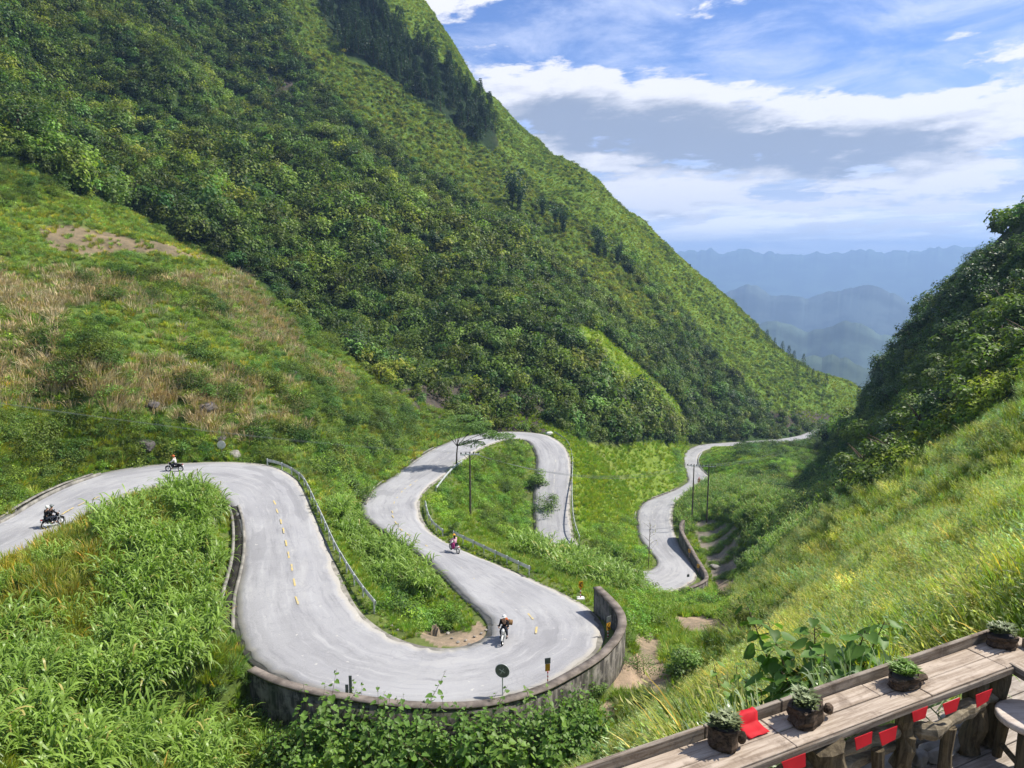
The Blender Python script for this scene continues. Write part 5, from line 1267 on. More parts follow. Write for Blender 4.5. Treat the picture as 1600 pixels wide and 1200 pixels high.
for (u, v) in [(1232,560),(1240,568),(1222,552),(1246,580),(1255,572),(1262,588),(1270,592),(1278,600),(1290,604),(1210,545),(1198,536),(1183,530),(1085,520),(1092,532),(1100,540),(1108,556),(1118,566),(1126,580),(1135,588),(1144,600),(1075,512),(1065,500),(1150,608)]:
    P = gnd_hit(u, v, 200); plant_tree('pine_tree', PM[rs.randint(3)], P, 5+2.5*rs.rand(), rs.rand()*6, 'small dark pine in the line running down the ridge towards the far road', 'pine tree', 'pines down the lower ridge')
BB = [bamboo_arrays(1, 330+i) for i in range(3)]; BBM = [(mesh_np('crown', b[0], b[1], M['pine'], col=b[2]*1.25), MB().tube([(0,0,-.1),(.02,0,.4),(.05,0,.85)], [.012,.010,.003], 5).mesh('trunk', M['bark'])) for b in BB]
for k, (u, v, hh, lb) in enumerate([(800,322,19,'biggest dark feathery bamboo clump high on the mountain'),(812,330,15,'bamboo clump touching the biggest one on its right'),(848,340,12,'dark bamboo clump right of the biggest one'),(880,365,15,'tall bamboo clump halfway between the biggest clump and the ridge foot'),(868,352,11,'small bamboo clump above the tall middle one'),(934,400,13,'slim dark bamboo clump above the bright grass patch'),(965,412,12,'lowest right bamboo clump in the row'),(945,405,10,'short bamboo clump between the two lowest ones')]):
    P = gnd_hit(u, v, 200); plant_tree('bamboo_clump', BBM[k % 3], P, hh, k*1.3, lb, 'bamboo', 'bamboo clumps on the mountain')
# feathery tree at the upper middle lane
P = gnd_hit(713, 731, 100); hT = zat(P, 655, 735)-P[2]; r = np.random.RandomState(5); n = 1500
def umbrella_tree():
    root = empty('feathery_tree', P, 0, label='flat-crowned feathery tree leaning over the upper middle lane', cat='tree'); sc = math.hypot(P[0],P[1])/1202.
    t = MB(); t.tube([(0,0,-.3),(0.1*1,0,hT*.3),(.3,0,hT*.58)], [.14,.11,.08], 7); tips = [((u-713)*sc, (k%3-1)*1.2, zat(P, v, u)-P[2]) for k, (u, v) in enumerate([(693,668),(705,660),(722,655),(745,668),(760,676),(775,684),(740,690),(788,680),(725,672),(752,660)])]
    for q in tips: t.tube([(.3*.5,0,hT*.45),(q[0]*.5,q[1]*.5,(hT*.5+q[2])*.5),q], [.06,.04,.015], 5)
    t.obj('trunk', M['bark'], root); L = []
    for q in tips:
        m = 420; a = r.rand(m)*6.28; R_ = np.sqrt(r.rand(m))*2.0; C = np.c_[q[0]+np.cos(a)*R_, q[1]+np.sin(a)*R_, q[2]+.35*(1-R_/1.7)+r.normal(size=m)*.12]
        L.append(leaves(C, unit(np.array([0,0,1.])+r.normal(size=(m,3))*.25), np.c_[np.cos(a), np.sin(a), -.3+0*a], .42*np.ones(m), .16*np.ones(m), .9+.6*r.rand(m)))
    V, F, c = merge(L); meshobj('crown', mesh_np('crown', V, F, M['leafi'], col=c), root)
umbrella_tree()
def bare_sapling(u, vb, vt, spread, label, yellow=True, seed=1):
    P = gnd_hit(u, vb, 60); h = zat(P, vt, u)-P[2]; root = empty('sapling', P, 0, label=label, cat='tree'); rr = random.Random(seed); t = MB(); t.tube([(0,0,-.2),(.05,0,h*.5),(.15,0,h)], [.07,.05,.012], 6); C = []
    for k in range(16):
        z = h*(.3+.65*k/16); a = rr.random()*6.28; l = spread*(.9-.5*k/16)*(.6+.5*rr.random()); e = (math.cos(a)*l, math.sin(a)*l*.7, z+l*.7); m = (math.cos(a)*l*.5, math.sin(a)*l*.35, z+l*.45); t.tube([(.05,0,z),m,e], [.025,.016,.006], 4)
        for s in range(3): C.append((np.array(e)*(.6+.2*s)+np.array([0,0,z])*(.4-.2*s)+np.random.RandomState(k*3+s).normal(size=3)*.12))
    t.obj('trunk', M['bark'], root); C = np.array(C); rs_ = np.random.RandomState(seed); V, F, c = leaves(C, unit(rs_.normal(size=C.shape)+[0,0,.8]), rs_.normal(size=C.shape), .2*np.ones(len(C)), .12*np.ones(len(C)), np.full(len(C), 1.2)); meshobj('leaf_tufts', mesh_np('leaf_tufts', V, F, M['leafi'], col=c*np.array([1.8,1.1,.6])), root)
bare_sapling(1013, 888, 815, 2.6, 'nearly bare sapling with a few yellowish leaves in front of the lowest lane')
SHR = [tree_set(1, w, nb, 1500, ls, 340+i, 'leafi', .02, .05) for i, (w, nb, ls) in enumerate([(.9,14,.07),(1.3,18,.06),(1.6,20,.055),(.7,12,.06)])]
for (u, v, hpx, k, lb) in [(1072,1058,62,0,'round leafy bush standing between the two bare soil patches'),(996,1048,38,2,'low bush hanging over the soil patch left of the round one'),(930,1095,46,3,'feathery yellow-green bush against the outside of the curved wall'),(912,1110,38,1,'spreading bush at the foot of the curved wall'),(1155,872,26,3,'small upright tuft on the terraces, upper one'),(1158,895,30,3,'small upright tuft on the terraces, lower one'),(1178,875,28,3,'brownish upright tuft at the right edge of the terraces'),(880,1100,30,2,'bush growing under the middle of the curved wall'),(560,780,40,1,'bushy shrub at the top of the middle island by the guard rail'),(540,760,36,0,'shrub behind the guard rail at the head of the middle island'),
       (575,712,40,1,'dark shrub on the bank above the middle lane'),(530,715,38,0,'shrub on the bank right of the guard rail start'),(615,705,36,2,'wide shrub on the bank left of the feathery tree'),(100,600,48,2,'large dark shrub in the middle of the left field'),(165,575,44,1,'shrub cluster right of the large dark shrub in the left field'),(320,462,18,2,'small dark shrub alone high in the left field'),(135,440,30,1,'shrub on the steep left field under the bare strip'),(215,672,34,2,'dense shrub over the slanted dark rock'),(385,1075,44,3,'bush at the left end of the curved wall'),(355,1060,40,2,'bush just left of the curved wall end, in front of the reeds'),(400,1120,42,1,'bush at the foot of the left end of the curved wall'),(340,1100,40,0,'bush on the slope below the left end of the curved wall'),(980,1000,26,2,'low bush beside the far end of the curved wall'),(600,660,34,0,'shrub at the lower edge of the mountain wood'),(708,838,30,3,'dark spindly shrub standing in the gap of the guard rails'),(855,800,36,1,'bush leaning over the back lane at the end of the island'),(838,760,34,0,'bush at the right edge of the upper island'),(800,700,22,1,'bush at the top of the upper island')]:
    P = gnd_hit(u, v, 25); s = max(1.0, zat(P, v-hpx, u)-P[2]); plant_tree('bush', SHR[k], (P[0],P[1],P[2]-.1), s, random.random()*6, lb, 'bush')
# ============================ reed thickets ============================
REED = []
for i in range(6): V, F, c = reed_arrays(1.0, 22, 400+i, 1.1, .08, [.0,.02,.05,.0,.12,.02][i], 9); REED.append(mesh_np('reed_clump', V, F, M['reed'], col=c))
x, y, z, u, v, d = prep(28, 125, .42, 90, lift=2, clear=2.6); rs = np.random.RandomState(91); zr = anypoly(u,v,Z_REED); gap = fbm(x, y, 7, 2)
kk = np.nonzero(zr & ((gap > -.13) | (u > 450)))[0]; kk = kk[np.argsort(np.hypot(x[kk],y[kk]))]
def rreg(u, v): return 'tip' if v < 830 else 'upper part' if v < 930 else ('lower left' if u < 200 else 'lower right') if v > 1050 else ('middle left' if u < 200 else 'middle right')
for e, q in enumerate(kk[:300]):
    o = bpy.data.objects.new('reed_clump', REED[rs.randint(6)]); COL.objects.link(o); s = 1.7+1.3*rs.rand(); o.location = (x[q],y[q],z[q]-.05); o.scale = (s*1.1,s*1.1,s); o.rotation_euler = (rs.normal()*.08, rs.normal()*.08, rs.rand()*6.28)
    if u[q] < 450: tag(o, 'clump of tall arching strap-leaved reeds, %s of the left thicket' % rreg(u[q],v[q]), 'reeds', 'reed clumps, %s of the left thicket' % rreg(u[q],v[q]))
    elif u[q] < 760: tag(o, 'clump of tall bright reeds on the island between the left and middle lanes', 'reeds', 'reed clumps of the middle island')
    else: tag(o, 'clump of tall green maize-like reeds in the patch behind the straight guard rail', 'reeds', 'reed clumps behind the straight guard rail')
rest = kk[300:]; print('reeds', len(kk))
if len(rest): scatter('reed_bed', 'reeds_far', np.stack([x,y,z],1)[rest], 1.9+.8*rs.rand(len(rest)), tintv(len(rest), 92, (.8,1.08,.8), .2, .1), 'rest of the tall reeds massed behind the guard rail and island', 'reeds')
# ============================ terrace: shelf, railing, pots ============================
ZS = -3.1; ZF = -3.80
A_ = np.array(at_z(960, 1200, ZS)); B_ = np.array(at_z(1550, 997, ZS)); EX = (A_-B_)/np.linalg.norm(A_-B_); EY = np.array([EX[1], -EX[0], 0]); EY = EY if EY[1] < 0 else -EY
yaw_s = math.atan2(EX[1], EX[0]); KS = 3.1/1.2
def dk(a, b, z=ZS): return tuple(B_+EX*a*KS+EY*b*KS+np.array([0,0,z-ZS]))
RS = Matrix.Rotation(yaw_s, 3, 'Z'); EX2 = -(EY*.0)
# second arm of the shelf runs towards the viewer's right
c2 = np.array(at_z(1600, 1047, ZS)); c1 = np.array(at_z(1575, 1036, ZS)); E2 = np.array(at_z(1700, 1080, ZS))-np.array(at_z(1580, 1012, ZS)); E2 /= np.linalg.norm(E2); yaw2 = math.atan2(E2[1], E2[0])
def shelf():
    root = empty('plank_shelf', dk(.6,.06), yaw_s, label='weathered grey plank shelf with a raised back edge running across the lower right corner', cat='shelf')
    inv = lambda a, b, z=0: (-(.6-a)*KS, None)
    def P(a, b, z): 
        w = Vector(dk(a, b, ZS+z))-Vector(dk(.6,.06)); return RS.transposed() @ w
    cuts = [-.09, .135, .47, .98, 1.9]
    for i in range(4):
        for j, (b0, b1) in enumerate(((.004,.066),(.0675,.130))):
            o = .02*(j) ; a0, a1 = cuts[i]+(.13 if (i == 2 and j == 0) else 0), cuts[i+1]+(.13 if (i == 1 and j == 0) else 0)
            p = P((a0+a1)/2, (b0+b1)/2, -.018-.003*((i+j) % 2)); MB().box(p, ((a1-a0)*KS-.006, (b1-b0)*KS-.003, .036), bevel=.004).obj('plank', M['shelf'], root)
    for i, (a0, a1) in enumerate(((-.10,.42),(.423,.9),(.903,1.16),(1.162,1.9))):
        p = P((a0+a1)/2, -.006, .022); MB().box(p, ((a1-a0)*KS-.004, .035, .10), bevel=.005).obj('back_edge', M['rimwood'], root)
    p = P(.9, .1345, -.035); MB().box(p, (2.0*KS, .02, .05), bevel=.004).obj('front_edge', M['rimwood'], root)
    return root
shelf()
def shelf2():
    o = np.array(at_z(1588, 1022, ZS)); root = empty('corner_shelf', tuple(o), yaw2, label='short arm of the plank shelf turning the corner at the right edge', cat='shelf')
    MB().box((.95,0,-.022), (1.9,.30,.036), bevel=.004).obj('plank', M['shelf'], root); MB().box((.9,.17,.02), (2.0,.035,.10), bevel=.005).obj('back_edge', M['rimwood'], root); MB().box((1.0,-.16,-.035), (1.8,.02,.075)).obj('front_edge', M['rimwood'], root)
shelf2()
# posts
def post(u, wpx, label, vb=None, seed=0, mat='post', b=.10):
    q = np.array(at_z(u, {1300:1148,1428:1096,1540:1050,1573:1040}[u], ZS)); P = q-EY*.05
    w = wpx*np.linalg.norm(q)/1202; mb = MB(); h = -ZF+ZS-.06; rr = random.Random(seed)
    pts = [(.03*math.sin(k*1.1+seed)*.6, .02*math.cos(k*1.7+seed), k/8*h) for k in range(9)]; rad = [w*.5*(1.12-.12*k/8+.10*(rr.random()-.5)) for k in range(9)]
    o = mb.tube(pts, rad, 10, wob=.07, seed=seed).obj('wooden_post', M[mat], label=label, cat='post'); o.location = (P[0],P[1],ZF); return o
post(1300, 52, 'thick dark post under the shelf at the left', seed=2); post(1428, 22, 'narrow crooked dark post under the middle of the shelf', seed=3)
post(1540, 26, 'square-looking brown post where the driftwood rail ends', seed=4); post(1573, 26, 'dark corner post beside the stool', seed=5)
# driftwood handrail and its short supports
def rail():
    px = [(1215,1215),(1262,1196),(1300,1182),(1345,1160),(1385,1146),(1415,1136),(1438,1140),(1462,1142),(1482,1128),(1502,1112),(1528,1098),(1552,1088)]
    root = empty('driftwood_rail', at_z(1400,1143,-3.36), label='gnarled bare driftwood handrail curving below the shelf', cat='handrail'); o0 = Vector(root.location)
    pts = [Vector(at_z(u, v, -3.36+.0*k))-o0 for k, (u, v) in enumerate(px)]; P = smooth(catmull(np.array([tuple(p) for p in pts]), 4), 2)
    rad = [.052*(1+.3*math.sin(k*.55))*(1+.12*math.sin(k*1.9)) for k in range(len(P))]; MB().tube([tuple(p) for p in P], rad, 10, wob=.09, seed=3).obj('top_branch', M['branch'], root)
    q = [Vector(at_z(u, v, -3.50))-o0 for u, v in [(1225,1235),(1290,1215),(1330,1190),(1370,1176),(1408,1160)]]; MB().tube([tuple(p) for p in q], [.05,.06,.055,.04,.03], 9, wob=.1, seed=8).obj('lower_branch', M['branch'], root)
    for k, (u, v, r) in enumerate([(1280,1196,.05),(1371,1170,.045),(1423,1150,.04),(1483,1135,.05)]):
        t = Vector(at_z(u, v, -3.38))-o0; b = Vector((t.x, t.y, ZF-o0.z)); MB().tube([tuple(b), tuple((b+t)/2+Vector((.02*math.sin(k*2),0,0))), tuple(t)], [r*1.15,r*.9,r], 9, wob=.08, seed=20+k).obj('support', M['branch'] if k == 0 else M['post'], root)
    mb = MB(); q = Vector(at_z(1285, 1192, -3.30))-o0; mb.tube([tuple(q+Vector((0,0,-.35))), tuple(q+Vector((.03,0,0))), tuple(q+Vector((.07,.02,.14)))], [.05,.045,.012], 7, wob=.1, seed=9).obj('stub', M['branch'], root)
rail()
# floor
fo = []; fr = empty('terrace_floor', dk(.4,.5,ZF)); tag(fr, kind='structure'); fr.rotation_euler = (0,0,yaw_s)
for k in range(9): MB().box((0, -.62+.0*k+(k-1)*-.0, -.03), (.01,.01,.01)).bm.free()
def floor():
    n = 0
    for k in range(16):
        bb = -.07+.078*k; w = Vector(dk(.35, bb, ZF-.025))-Vector(fr.location); p = RS.transposed() @ w; MB().box(p, (5.4, .19, .05), bevel=.004).obj('floor_board', M['deck'], fr)
floor()
# stones heaped under the rail
rs = np.random.RandomState(12)
for k, (u, v, sx, sz) in enumerate([(1375,1168,.42,.22),(1400,1180,.30,.2),(1445,1155,.26,.14),(1455,1168,.26,.12),(1438,1185,.22,.12),(1468,1180,.24,.1),(1490,1158,.28,.13),(1505,1140,.30,.14),(1518,1126,.34,.15),(1490,1130,.3,.12),(1470,1142,.22,.12),(1390,1198,.34,.2),(1350,1192,.36,.2),(1480,1172,.2,.08),(1500,1155,.2,.08)]):
    z = ZF+sz*.5; P = at_z(u, v, z); o = rock('rubble_stone', P, (sx, sx*.62, sz), 500+k, M['stone'], 'pale rubble stone piled along the terrace edge under the driftwood rail', 'stone', 'stones piled under the driftwood rail'); o.rotation_euler = (rs.normal()*.15, rs.normal()*.15, yaw_s+rs.normal()*.3)
# stool
sp = at_z(1612, 1122, -3.38); st = empty('stool', (sp[0],sp[1],ZF), label='low wooden stool with a pale round seat at the right edge', cat='stool')
MB().tube([(0,0,.38),(0,0,.395),(0,0,.43),(0,0,.44)], [.215,.235,.235,.215], 28).obj('seat', M['stool'], st, True)
for a in (2.2,3.9,.4,5.3): MB().tube([(math.cos(a)*.20,math.sin(a)*.20,0),(math.cos(a)*.17,math.sin(a)*.17,.38)], [.035,.045], 8, wob=.05).obj('leg', M['post'], st)
MB().tube([(math.cos(2.2)*.19,math.sin(2.2)*.19,.12),(math.cos(3.9)*.19,math.sin(3.9)*.19,.12)], .022, 7).obj('stretcher', M['post'], st)
# pots
def succulents(parent, R, n, z, seed, grassy=False):
    r = np.random.RandomState(seed); L = []
    for k in range(n):
        a = r.rand()*6.28; q = R*math.sqrt(r.rand()); c = np.array([math.cos(a)*q, math.sin(a)*q, z+.055*r.rand()]); m = 9; b = r.rand(m)*6.28
        D = np.c_[np.cos(b), np.sin(b), .5+r.rand(m)*(1.8 if grassy else .8)]; ll = (.062 if grassy else .055)*(.7+.6*r.rand(m)); C = c+unit(D)*ll[:,None]*.5
        L.append(leaves(C, unit(np.c_[-np.cos(b)*.5, -np.sin(b)*.5, np.ones(m)]), D, ll, ll*(.22 if grassy else .38), .6+.7*r.rand(m)))
    V, F, c = merge(L); meshobj('plant', mesh_np('plant', V, F, M['succ'] if not grassy else M['leafi'], col=c*(1 if not grassy else 1.3)), parent)
def stump_pot(u, v, w, h, label, seed, knob=(1,0), elong=1.0, grassy=False, z=ZS):
    P = at_z(u, v, z); root = empty('stump_planter', P, yaw_s, label=label, cat='planter', group='stump planters on the shelf'); r = random.Random(seed); mb = MB(); n = 14; prof = [(0,.86),(.2,.98),(.5,.92),(.8,1.0),(1.0,.97)]; R = [[(1+.12*math.sin(3*t*6.28/n+seed)+.26*(r.random()-.5)) for t in range(n)] for _ in prof]
    rings = []
    for i, (f, s) in enumerate(prof): rings.append([mb.bm.verts.new((math.cos(6.283*t/n)*w*.5*s*R[i][t]*elong, math.sin(6.283*t/n)*w*.5*s*R[i][t], f*h)) for t in range(n)])
    rings.append([mb.bm.verts.new((math.cos(6.283*t/n)*w*.40*elong, math.sin(6.283*t/n)*w*.40, h*.98)) for t in range(n)]); rings.append([mb.bm.verts.new((math.cos(6.283*t/n)*w*.36*elong, math.sin(6.283*t/n)*w*.36, h*.72)) for t in range(n)])
    for a, b in zip(rings[:-1], rings[1:]):
        for t in range(n): mb.bm.faces.new((a[t], a[(t+1)%n], b[(t+1)%n], b[t]))
    mb.bm.faces.new(rings[0][::-1]); mb.bm.faces.new(rings[-1]); mb.obj('stump', M['stump'], root, False)
    if knob: MB().ball((knob[0]*w*.62*elong, knob[1]*w*.6, h*.45), (w*.36,w*.34,h*.6), sub=2, wob=.10, seed=seed).obj('knot', M['stump'], root)
    MB().tube([(0,0,h*.68),(0,0,h*.9)], [w*.36,w*.37], 12).obj('soil', M['darkrock'], root).scale = (elong,1,1)
    succulents(root, w*.44, 46, h*.95, seed, grassy); return root
stump_pot(1130, 1166, .185, .15, 'dark round stump planter with small succulents at the lower left end of the shelf', 3, (-.85,.5))
stump_pot(1258, 1128, .20, .13, 'largest gnarled brown stump planter with silvery succulents beside the red cloth', 5, (-1.1,.2), 1.35)
stump_pot(1412, 1070, .20, .09, 'low black stump planter with fresh green sprigs on the middle of the shelf', 7, (-.9,.3), 1.45, True)
stump_pot(1565, 1008, .20, .10, 'dark bowl-like stump planter on the corner of the shelf', 9, None, 1.2)
# red cloths
def flag(pts, label, mat='redcloth', th=.004, name='red_flag'):
    n = Vector(EY)*th; return MB().prism([tuple(p) for p in pts], tuple(n)).obj(name, M[mat], label=label, cat='flag', group='red pennants hung under the shelf')
flagpx = [((1230,1172),(1262,1159),(1258,1164),(1236,1178),'leftmost'),((1342,1125),(1372,1111),(1368,1121),(1348,1137),'second'),((1374,1112),(1406,1098),(1410,1107),(1384,1127),'third'),((1436,1091),(1459,1082),(1461,1096),(1438,1105),'fourth'),((1470,1080),(1497,1070),(1503,1077),(1480,1089),'fifth'),((1514,1063),(1538,1054),(1539,1062),(1522,1071),'sixth')]
for k, (a0, a1, w) in enumerate([(.96,1.04,'leftmost'),(.735,.80,'second'),(.655,.725,'third'),(.50,.565,'fourth'),(.38,.455,'fifth'),(.255,.33,'sixth')]):
    o = .012*(k % 3); P = [Vector(dk(a0, .139+o, ZS-.05)), Vector(dk(a1, .139+o, ZS-.05)), Vector(dk(a1-.012+.006*(k%2), .142+o, ZS-.125-.012*(k%3))), Vector(dk(a0+.004*k, .142+o, ZS-.14+.012*(k%2)))]
    flag(P, 'red pennant hanging under the shelf, %s from the left' % w)
def corner_flag():
    P = [at_d(u, v, 6.9) for u, v in ((1556,1044),(1572,1036),(1572,1058),(1562,1054))]; o = MB().prism(P, (.0,.005,0)).obj('red_flag', M['redcloth'], label='red pennant with a pale star corner behind the corner post', cat='flag', group='red pennants hung under the shelf'); return o
corner_flag()
def draped():
    root = empty('red_cloth', dk(1.03,.0), yaw_s, label='red cloth draped over the back edge of the shelf between two stump planters', cat='cloth'); w = .17; V = []; F = []; prof = [(.035,.0,-.02),(.022,.0,.05),(.02,0,.078),(-.0,0,.08),(-.024,0,.076),(-.03,0,.02),(-.04,0,.008),(-.10,0,.004),(-.155,0,.004)]
    sg = 1 if (RS.transposed() @ Vector(EY)).y > 0 else -1
    for k in range(9):
        x = (k/8-.5)*w*1.0
        for j, (b, _, z) in enumerate(prof): V.append((x+(.012 if b < -.05 else 0), -sg*b+.0, z+.003*math.sin(k*1.3+j)+.004))
    m = len(prof); F = [(k*m+j, k*m+j+1, (k+1)*m+j+1, (k+1)*m+j) for k in range(8) for j in range(m-1)]
    o = meshobj('cloth', mesh_np('cloth', V, F, M['redcloth'], smooth=True), root); sl = o.modifiers.new('t', 'SOLIDIFY'); sl.thickness = .003
draped()
# ============================ leafy plants in front of the terrace ============================
def heart_leaves(C, N, D, L, tone, cup=.12):
    D = unit(D-N*(D*N).sum(1, keepdims=True)); Sd = np.cross(N, D); shp = [(0,0,0),(-.10,.30,.06),(.12,.46,.02),(.45,.42,.0),(.78,.20,-.05),(1.0,0,-.14),(.78,-.20,-.05),(.45,-.42,.0),(.12,-.46,.02),(-.10,-.30,.06)]; n = len(C); V = []
    V.append(C+D*L[:,None]*.42-N*L[:,None]*cup*.9)
    for (a, b, c) in shp: V.append(C+D*L[:,None]*a+Sd*L[:,None]*b+N*L[:,None]*(c+cup*abs(b)))
    V = np.stack(V, 1); K = len(shp)+1; F = []; i = np.arange(n)*K
    for k in range(1, K): F.append(np.stack([i, i+k, i+(k % (K-1))+1], 1))
    return V.reshape(-1,3), np.concatenate(F), np.repeat(tone, K)[:,None]*np.ones((1,3))
def leafy_plant(stems, leafL, seed, mat='bigleaf', per=9, name='leafy_plant', parent=None, stemr=.012, start=.25, petiole=.5):
    "stems: list of (foot, tip); returns leaf and stem meshes"
    r = np.random.RandomState(seed); t = MB(); C = []; N = []; D = []; Ls = []
    for (a, b) in stems:
        a, b = np.array(a), np.array(b); mid = (a+b)/2+np.array([0,0,.12*np.linalg.norm(b-a)])*r.rand(); m = per; t.tube([tuple(a),tuple(mid),tuple(b)], [stemr,stemr*.7,stemr*.3], 6)
        for k in range(m):
            f = start+(1-start)*(k+.5)/m; p = (a*(1-f)+mid*f)*(1-f)+(mid*(1-f)+b*f)*f; ax = unit(b-a); ph = k*2.4+r.rand()*.8; pr = unit(np.cross(ax, [0.1,.2,1.0])); p2 = np.cross(ax, pr)
            o = unit(pr*math.cos(ph)+p2*math.sin(ph)+ax*.35+np.array([0,0,.1])); l = leafL*(1.0-.55*max(0,f-.6)/.4)*(.75+.5*r.rand()); q = p+o*l*petiole; t.tube([tuple(p),tuple(q)], stemr*.25, 4, cap=False)
            C.append(q); D.append(o*1.0+np.array([0,0,-.55])*(.6+.6*r.rand())); N.append(unit(np.array([0,0,1.0])+o*.45+r.normal(size=3)*.28)); Ls.append(l)
    V, F, c = heart_leaves(np.array(C), np.array(N), np.array(D), np.array(Ls), .75+.5*r.rand(len(C))); return mesh_np('leaves', V, F, M[mat], col=c), t.mesh('stems', M['bark'])
def place_leafy(name, label, ms, loc, s=1.0, rz=0, cat='plant', group=None):
    root = empty(name, loc, rz, label=label, cat=cat, group=group); root.scale = (s,)*3; meshobj('leaves', ms[0], root); meshobj('stems', ms[1], root); return root
f0 = Vector(at_d(1285, 1150, 8.0)); f0.z = float(gz(np.array([f0.x]), np.array([f0.y]))[0])
tips = [(1168,948,8.6),(1200,972,8.4),(1272,965,8.2),(1290,1000,7.6),(1382,972,8.2),(1352,985,7.8),(1330,1035,7.6),(1240,1030,8.0),(1255,1060,7.5),(1300,1050,7.4),(1225,1050,7.9),(1345,1050,7.9)]
place_leafy('broadleaf_sapling', 'big-leaved green sapling rising behind the middle of the shelf', leafy_plant([((0,0,0), tuple(Vector(at_d(*t))-f0)) for t in tips], .26, 7, per=20, stemr=.014, start=.4), tuple(f0))
f1 = Vector(at_d(1190, 1165, 8.4)); f1.z = float(gz(np.array([f1.x]), np.array([f1.y]))[0])
tips = [(1115,1035,8.9),(1150,1040,8.6),(1165,1065,8.4),(1190,1080,8.2),(1140,1075,8.5)]
place_leafy('broadleaf_sapling', 'smaller dark-leaved sapling left of the big-leaved one', leafy_plant([((0,0,0), tuple(Vector(at_d(*t))-f1)) for t in tips], .22, 8, per=16, stemr=.012, start=.45), tuple(f1))
# ribbon grass along the outside of the shelf
RB = []
for i in range(4): V, F, c = blades(40, 1.0, .5, .05, 600+i, lean=(-.15,.0), droop=1.25, segs=7, tone=(.75,1.2)); RB.append(mesh_np('ribbon_grass', V, F, M['ribbon'], col=c))
rs = np.random.RandomState(14)
for k in range(38):
    a = -.15+1.6*k/37; b = -.10-.42*rs.rand(); p = dk(a, b); z = float(gz(np.array([p[0]]), np.array([p[1]]))[0]); hd = math.hypot(p[0], p[1]); hr = hd-abs(b)*KS*1.12; top = (ZS+.05)*hd/hr+hd*.045*rs.rand()
    o = meshobj('strap_leaf_plant', RB[k % 4], label='pale strap-leaved plant growing along the outer side of the shelf', cat='plant', group='strap-leaved plants along the shelf'); s = min(1.9, max(.5, (top-z)/.95)); o.location = (p[0],p[1],z); o.scale = (s*.6,s*.6,s); o.rotation_euler = (0,0,rs.rand()*6.28)
# shrubs at the bottom of the picture
LS = []
for i in range(5):
    r = np.random.RandomState(700+i); st = [((r.normal()*.15, r.normal()*.15, 0), (r.normal()*.75, r.normal()*.75, 1.7+1.1*r.rand())) for _ in range(12)]; LS.append(leafy_plant(st, .26, 710+i, 'bigleaf', 13, start=.2, stemr=.014, petiole=.35))
bush_px = [(495,1190,96),(430,1215,60),(540,1215,75),(590,1205,85),(640,1190,90),(655,1225,85),(700,1205,80),(735,1190,85),(770,1215,75),(810,1205,80),(840,1180,80),(868,1165,75),(890,1195,80),(925,1180,65),(600,1170,58),(560,1165,60),(680,1165,50),(860,1215,85),(915,1220,60),(470,1225,55),(770,1175,48),(905,1145,55),(520,1150,60),(800,1235,85),(720,1240,90),(600,1245,85),(880,1135,45),(955,1215,50)]
for k, (u, v, hp) in enumerate(bush_px):
    P = gnd_hit(u, v, 17); s = (zat(P, v-hp, u)-P[2])/2.5; s = min(1.5, max(.7, s*1.22)); 
    ORD = ['first','second','third','fourth','fifth','sixth','seventh','eighth','ninth','tenth','eleventh','twelfth','thirteenth','fourteenth','fifteenth','sixteenth']
    row = [sorted(b[0] for b in bush_px if b[1] < 1192), sorted(b[0] for b in bush_px if b[1] >= 1192)][v >= 1192]; w = '%s from the left in the %s row' % (ORD[row.index(u)], ['upper','lowest'][v >= 1192])
    place_leafy('mulberry_bush', 'heart-leaved green bush below the curved wall, '+w, LS[k % 5], (P[0],P[1],P[2]-.1), s, k*1.7, 'bush', 'heart-leaved bushes below the curved wall')
# ============================ far mountains ============================
def range_mesh(name, prof, D, depth, z0, seed, label, col):
    "a chain of hills: real ridge with slopes on both sides"
    n = 700; m = 31; us = np.linspace(prof[0][0], prof[-1][0], n); v0 = np.interp(us, [p[0] for p in prof], [p[1] for p in prof]); vs = v0-(26*np.abs(fbm(us*1.0, us*0+seed*13, 26, 4))-3.5)*(1 if D > 9000 else .55); ker = np.ones(61)/61; v0 = np.convolve(np.pad(vs, 30, 'edge'), ker, 'valid')
    R = np.array([ray(a, b) for a, b in zip(us, vs)]); S_ = (np.arange(m)/(m-1)-.5)*2; DD = D+S_*depth; X = R[:,0:1]*DD; Y = R[:,1:2]*DD; zt = (R[:,2]*D)[:,None]; z1 = (np.array([ray(a, b)[2] for a, b in zip(us, v0)])*D)[:,None]; w = np.maximum(0, 1-abs(S_))**1.1
    zz = z0+(z1-z0)*w+(zt-z1)*w**7+fbm(X.ravel(), Y.ravel(), D*.09, 6).reshape(X.shape)*(z1-z0)*.6*(1-w)*(w+.2); V = np.stack([X,Y,zz], 2).reshape(-1,3)
    i = (np.arange(n-1)[:,None]*m+np.arange(m-1)[None]).ravel(); F = np.stack([i, i+m, i+m+1, i+1], 1)
    mm, x = mat_new(name); g = x.new('ShaderNodeNewGeometry').outputs['Position']; nz = x.noise(g, .004, 6, .65)
    c = x.mix(x.ss(nz, .42, .6), col, tuple(q*2.0 for q in col)); finish(mm, x, c, .95, .1)
    return tag(meshobj(name, mesh_np(name, V, F, mm, smooth=True)), label, None, kind='structure')
r_ = random.Random(3)
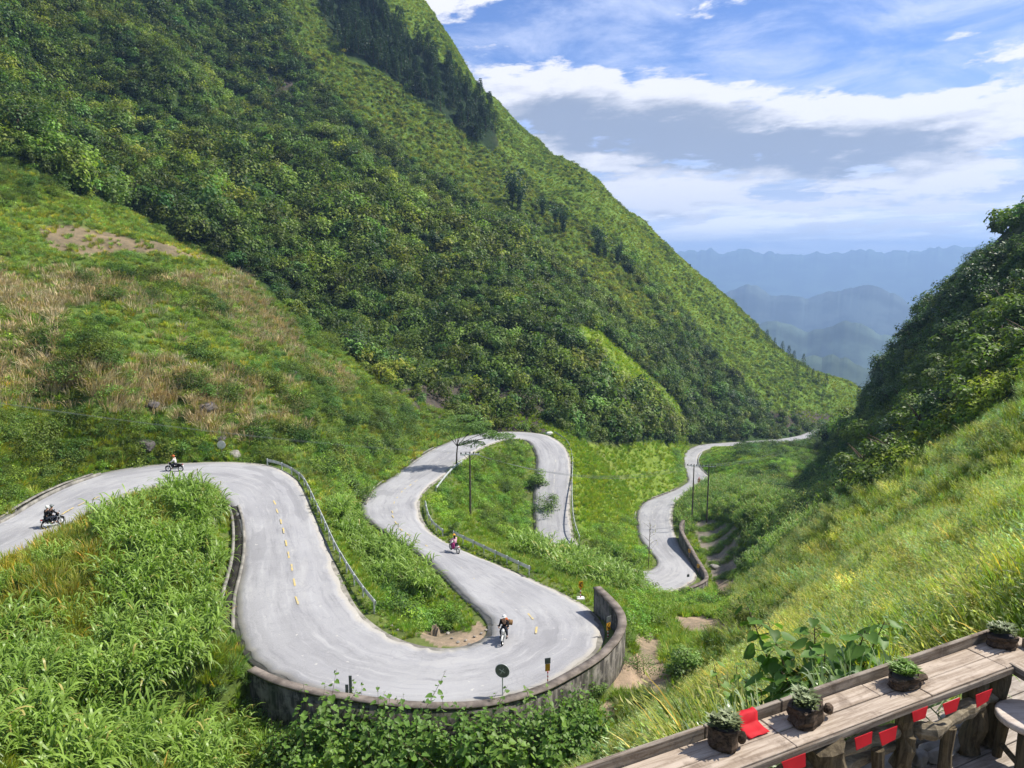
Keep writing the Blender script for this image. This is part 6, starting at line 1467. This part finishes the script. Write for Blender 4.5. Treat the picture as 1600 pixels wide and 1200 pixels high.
P1 = [(950,397),(1000,396),(1040,392),(1060,391),(1090,394),(1112,388),(1122,393),(1135,396),(1148,390),(1160,389),(1175,393),(1188,396),(1200,391),(1222,397),(1240,395),(1262,396),(1275,393),(1290,399),(1305,396),(1325,391),(1345,388),(1362,390),(1380,394),(1395,389),(1410,392),(1430,390),(1450,389),(1475,387),(1510,383),(1560,381),(1700,388)]
P1 = [(a, b) for a, b in P1]
range_mesh('far_range', P1, 10500, 2600, -900, 1, 'long pale blue ridge on the horizon', (.035,.06,.035))
P2 = [(900,520),(1050,480),(1120,462),(1145,455),(1165,447),(1185,449),(1203,460),(1225,463),(1245,461),(1262,466),(1280,462),(1300,458),(1325,449),(1350,446),(1372,448),(1395,458),(1420,474),(1450,486),(1520,500),(1700,520)]
range_mesh('middle_hills', P2, 5600, 1500, -900, 2, 'hazy blue hills in the valley beyond the pass', (.045,.06,.05))
P3 = [(1000,560),(1150,520),(1200,500),(1235,505),(1262,520),(1290,512),(1320,500),(1345,505),(1370,520),(1450,540),(1600,560)]
range_mesh('nearer_hills', P3, 3600, 900, -700, 3, 'low hazy hills on the valley floor', (.045,.065,.045))
P4 = [(1150,575),(1230,566),(1270,558),(1300,556),(1325,560),(1350,575),(1450,590)]
range_mesh('valley_hillock', P4, 2300, 500, -520, 4, 'small wooded hill low in the valley', (.045,.065,.04))
# ============================ haze ============================
def haze():
    X0, X1, Y0, Y1, Z0, Z1 = -17000, 17000, -17000, 17000, -1000, 300
    o = MB().box(((X0+X1)/2, (Y0+Y1)/2, (Z0+Z1)/2), (X1-X0, Y1-Y0, Z1-Z0))
    m = bpy.data.materials.new('haze'); m.use_nodes = True; nt = m.node_tree; nt.nodes.clear()
    v = nt.nodes.new('ShaderNodeVolumePrincipled'); v.inputs['Color'].default_value = (.40,.62,1.0,1); v.inputs['Density'].default_value = HAZE; v.inputs['Anisotropy'].default_value = .2
    out = nt.nodes.new('ShaderNodeOutputMaterial'); nt.links.new(v.outputs[0], out.inputs['Volume'])
    o.obj('haze', m, kind='stuff', label='blue haze filling the valley air')
HAZE = 1.65e-4
haze()
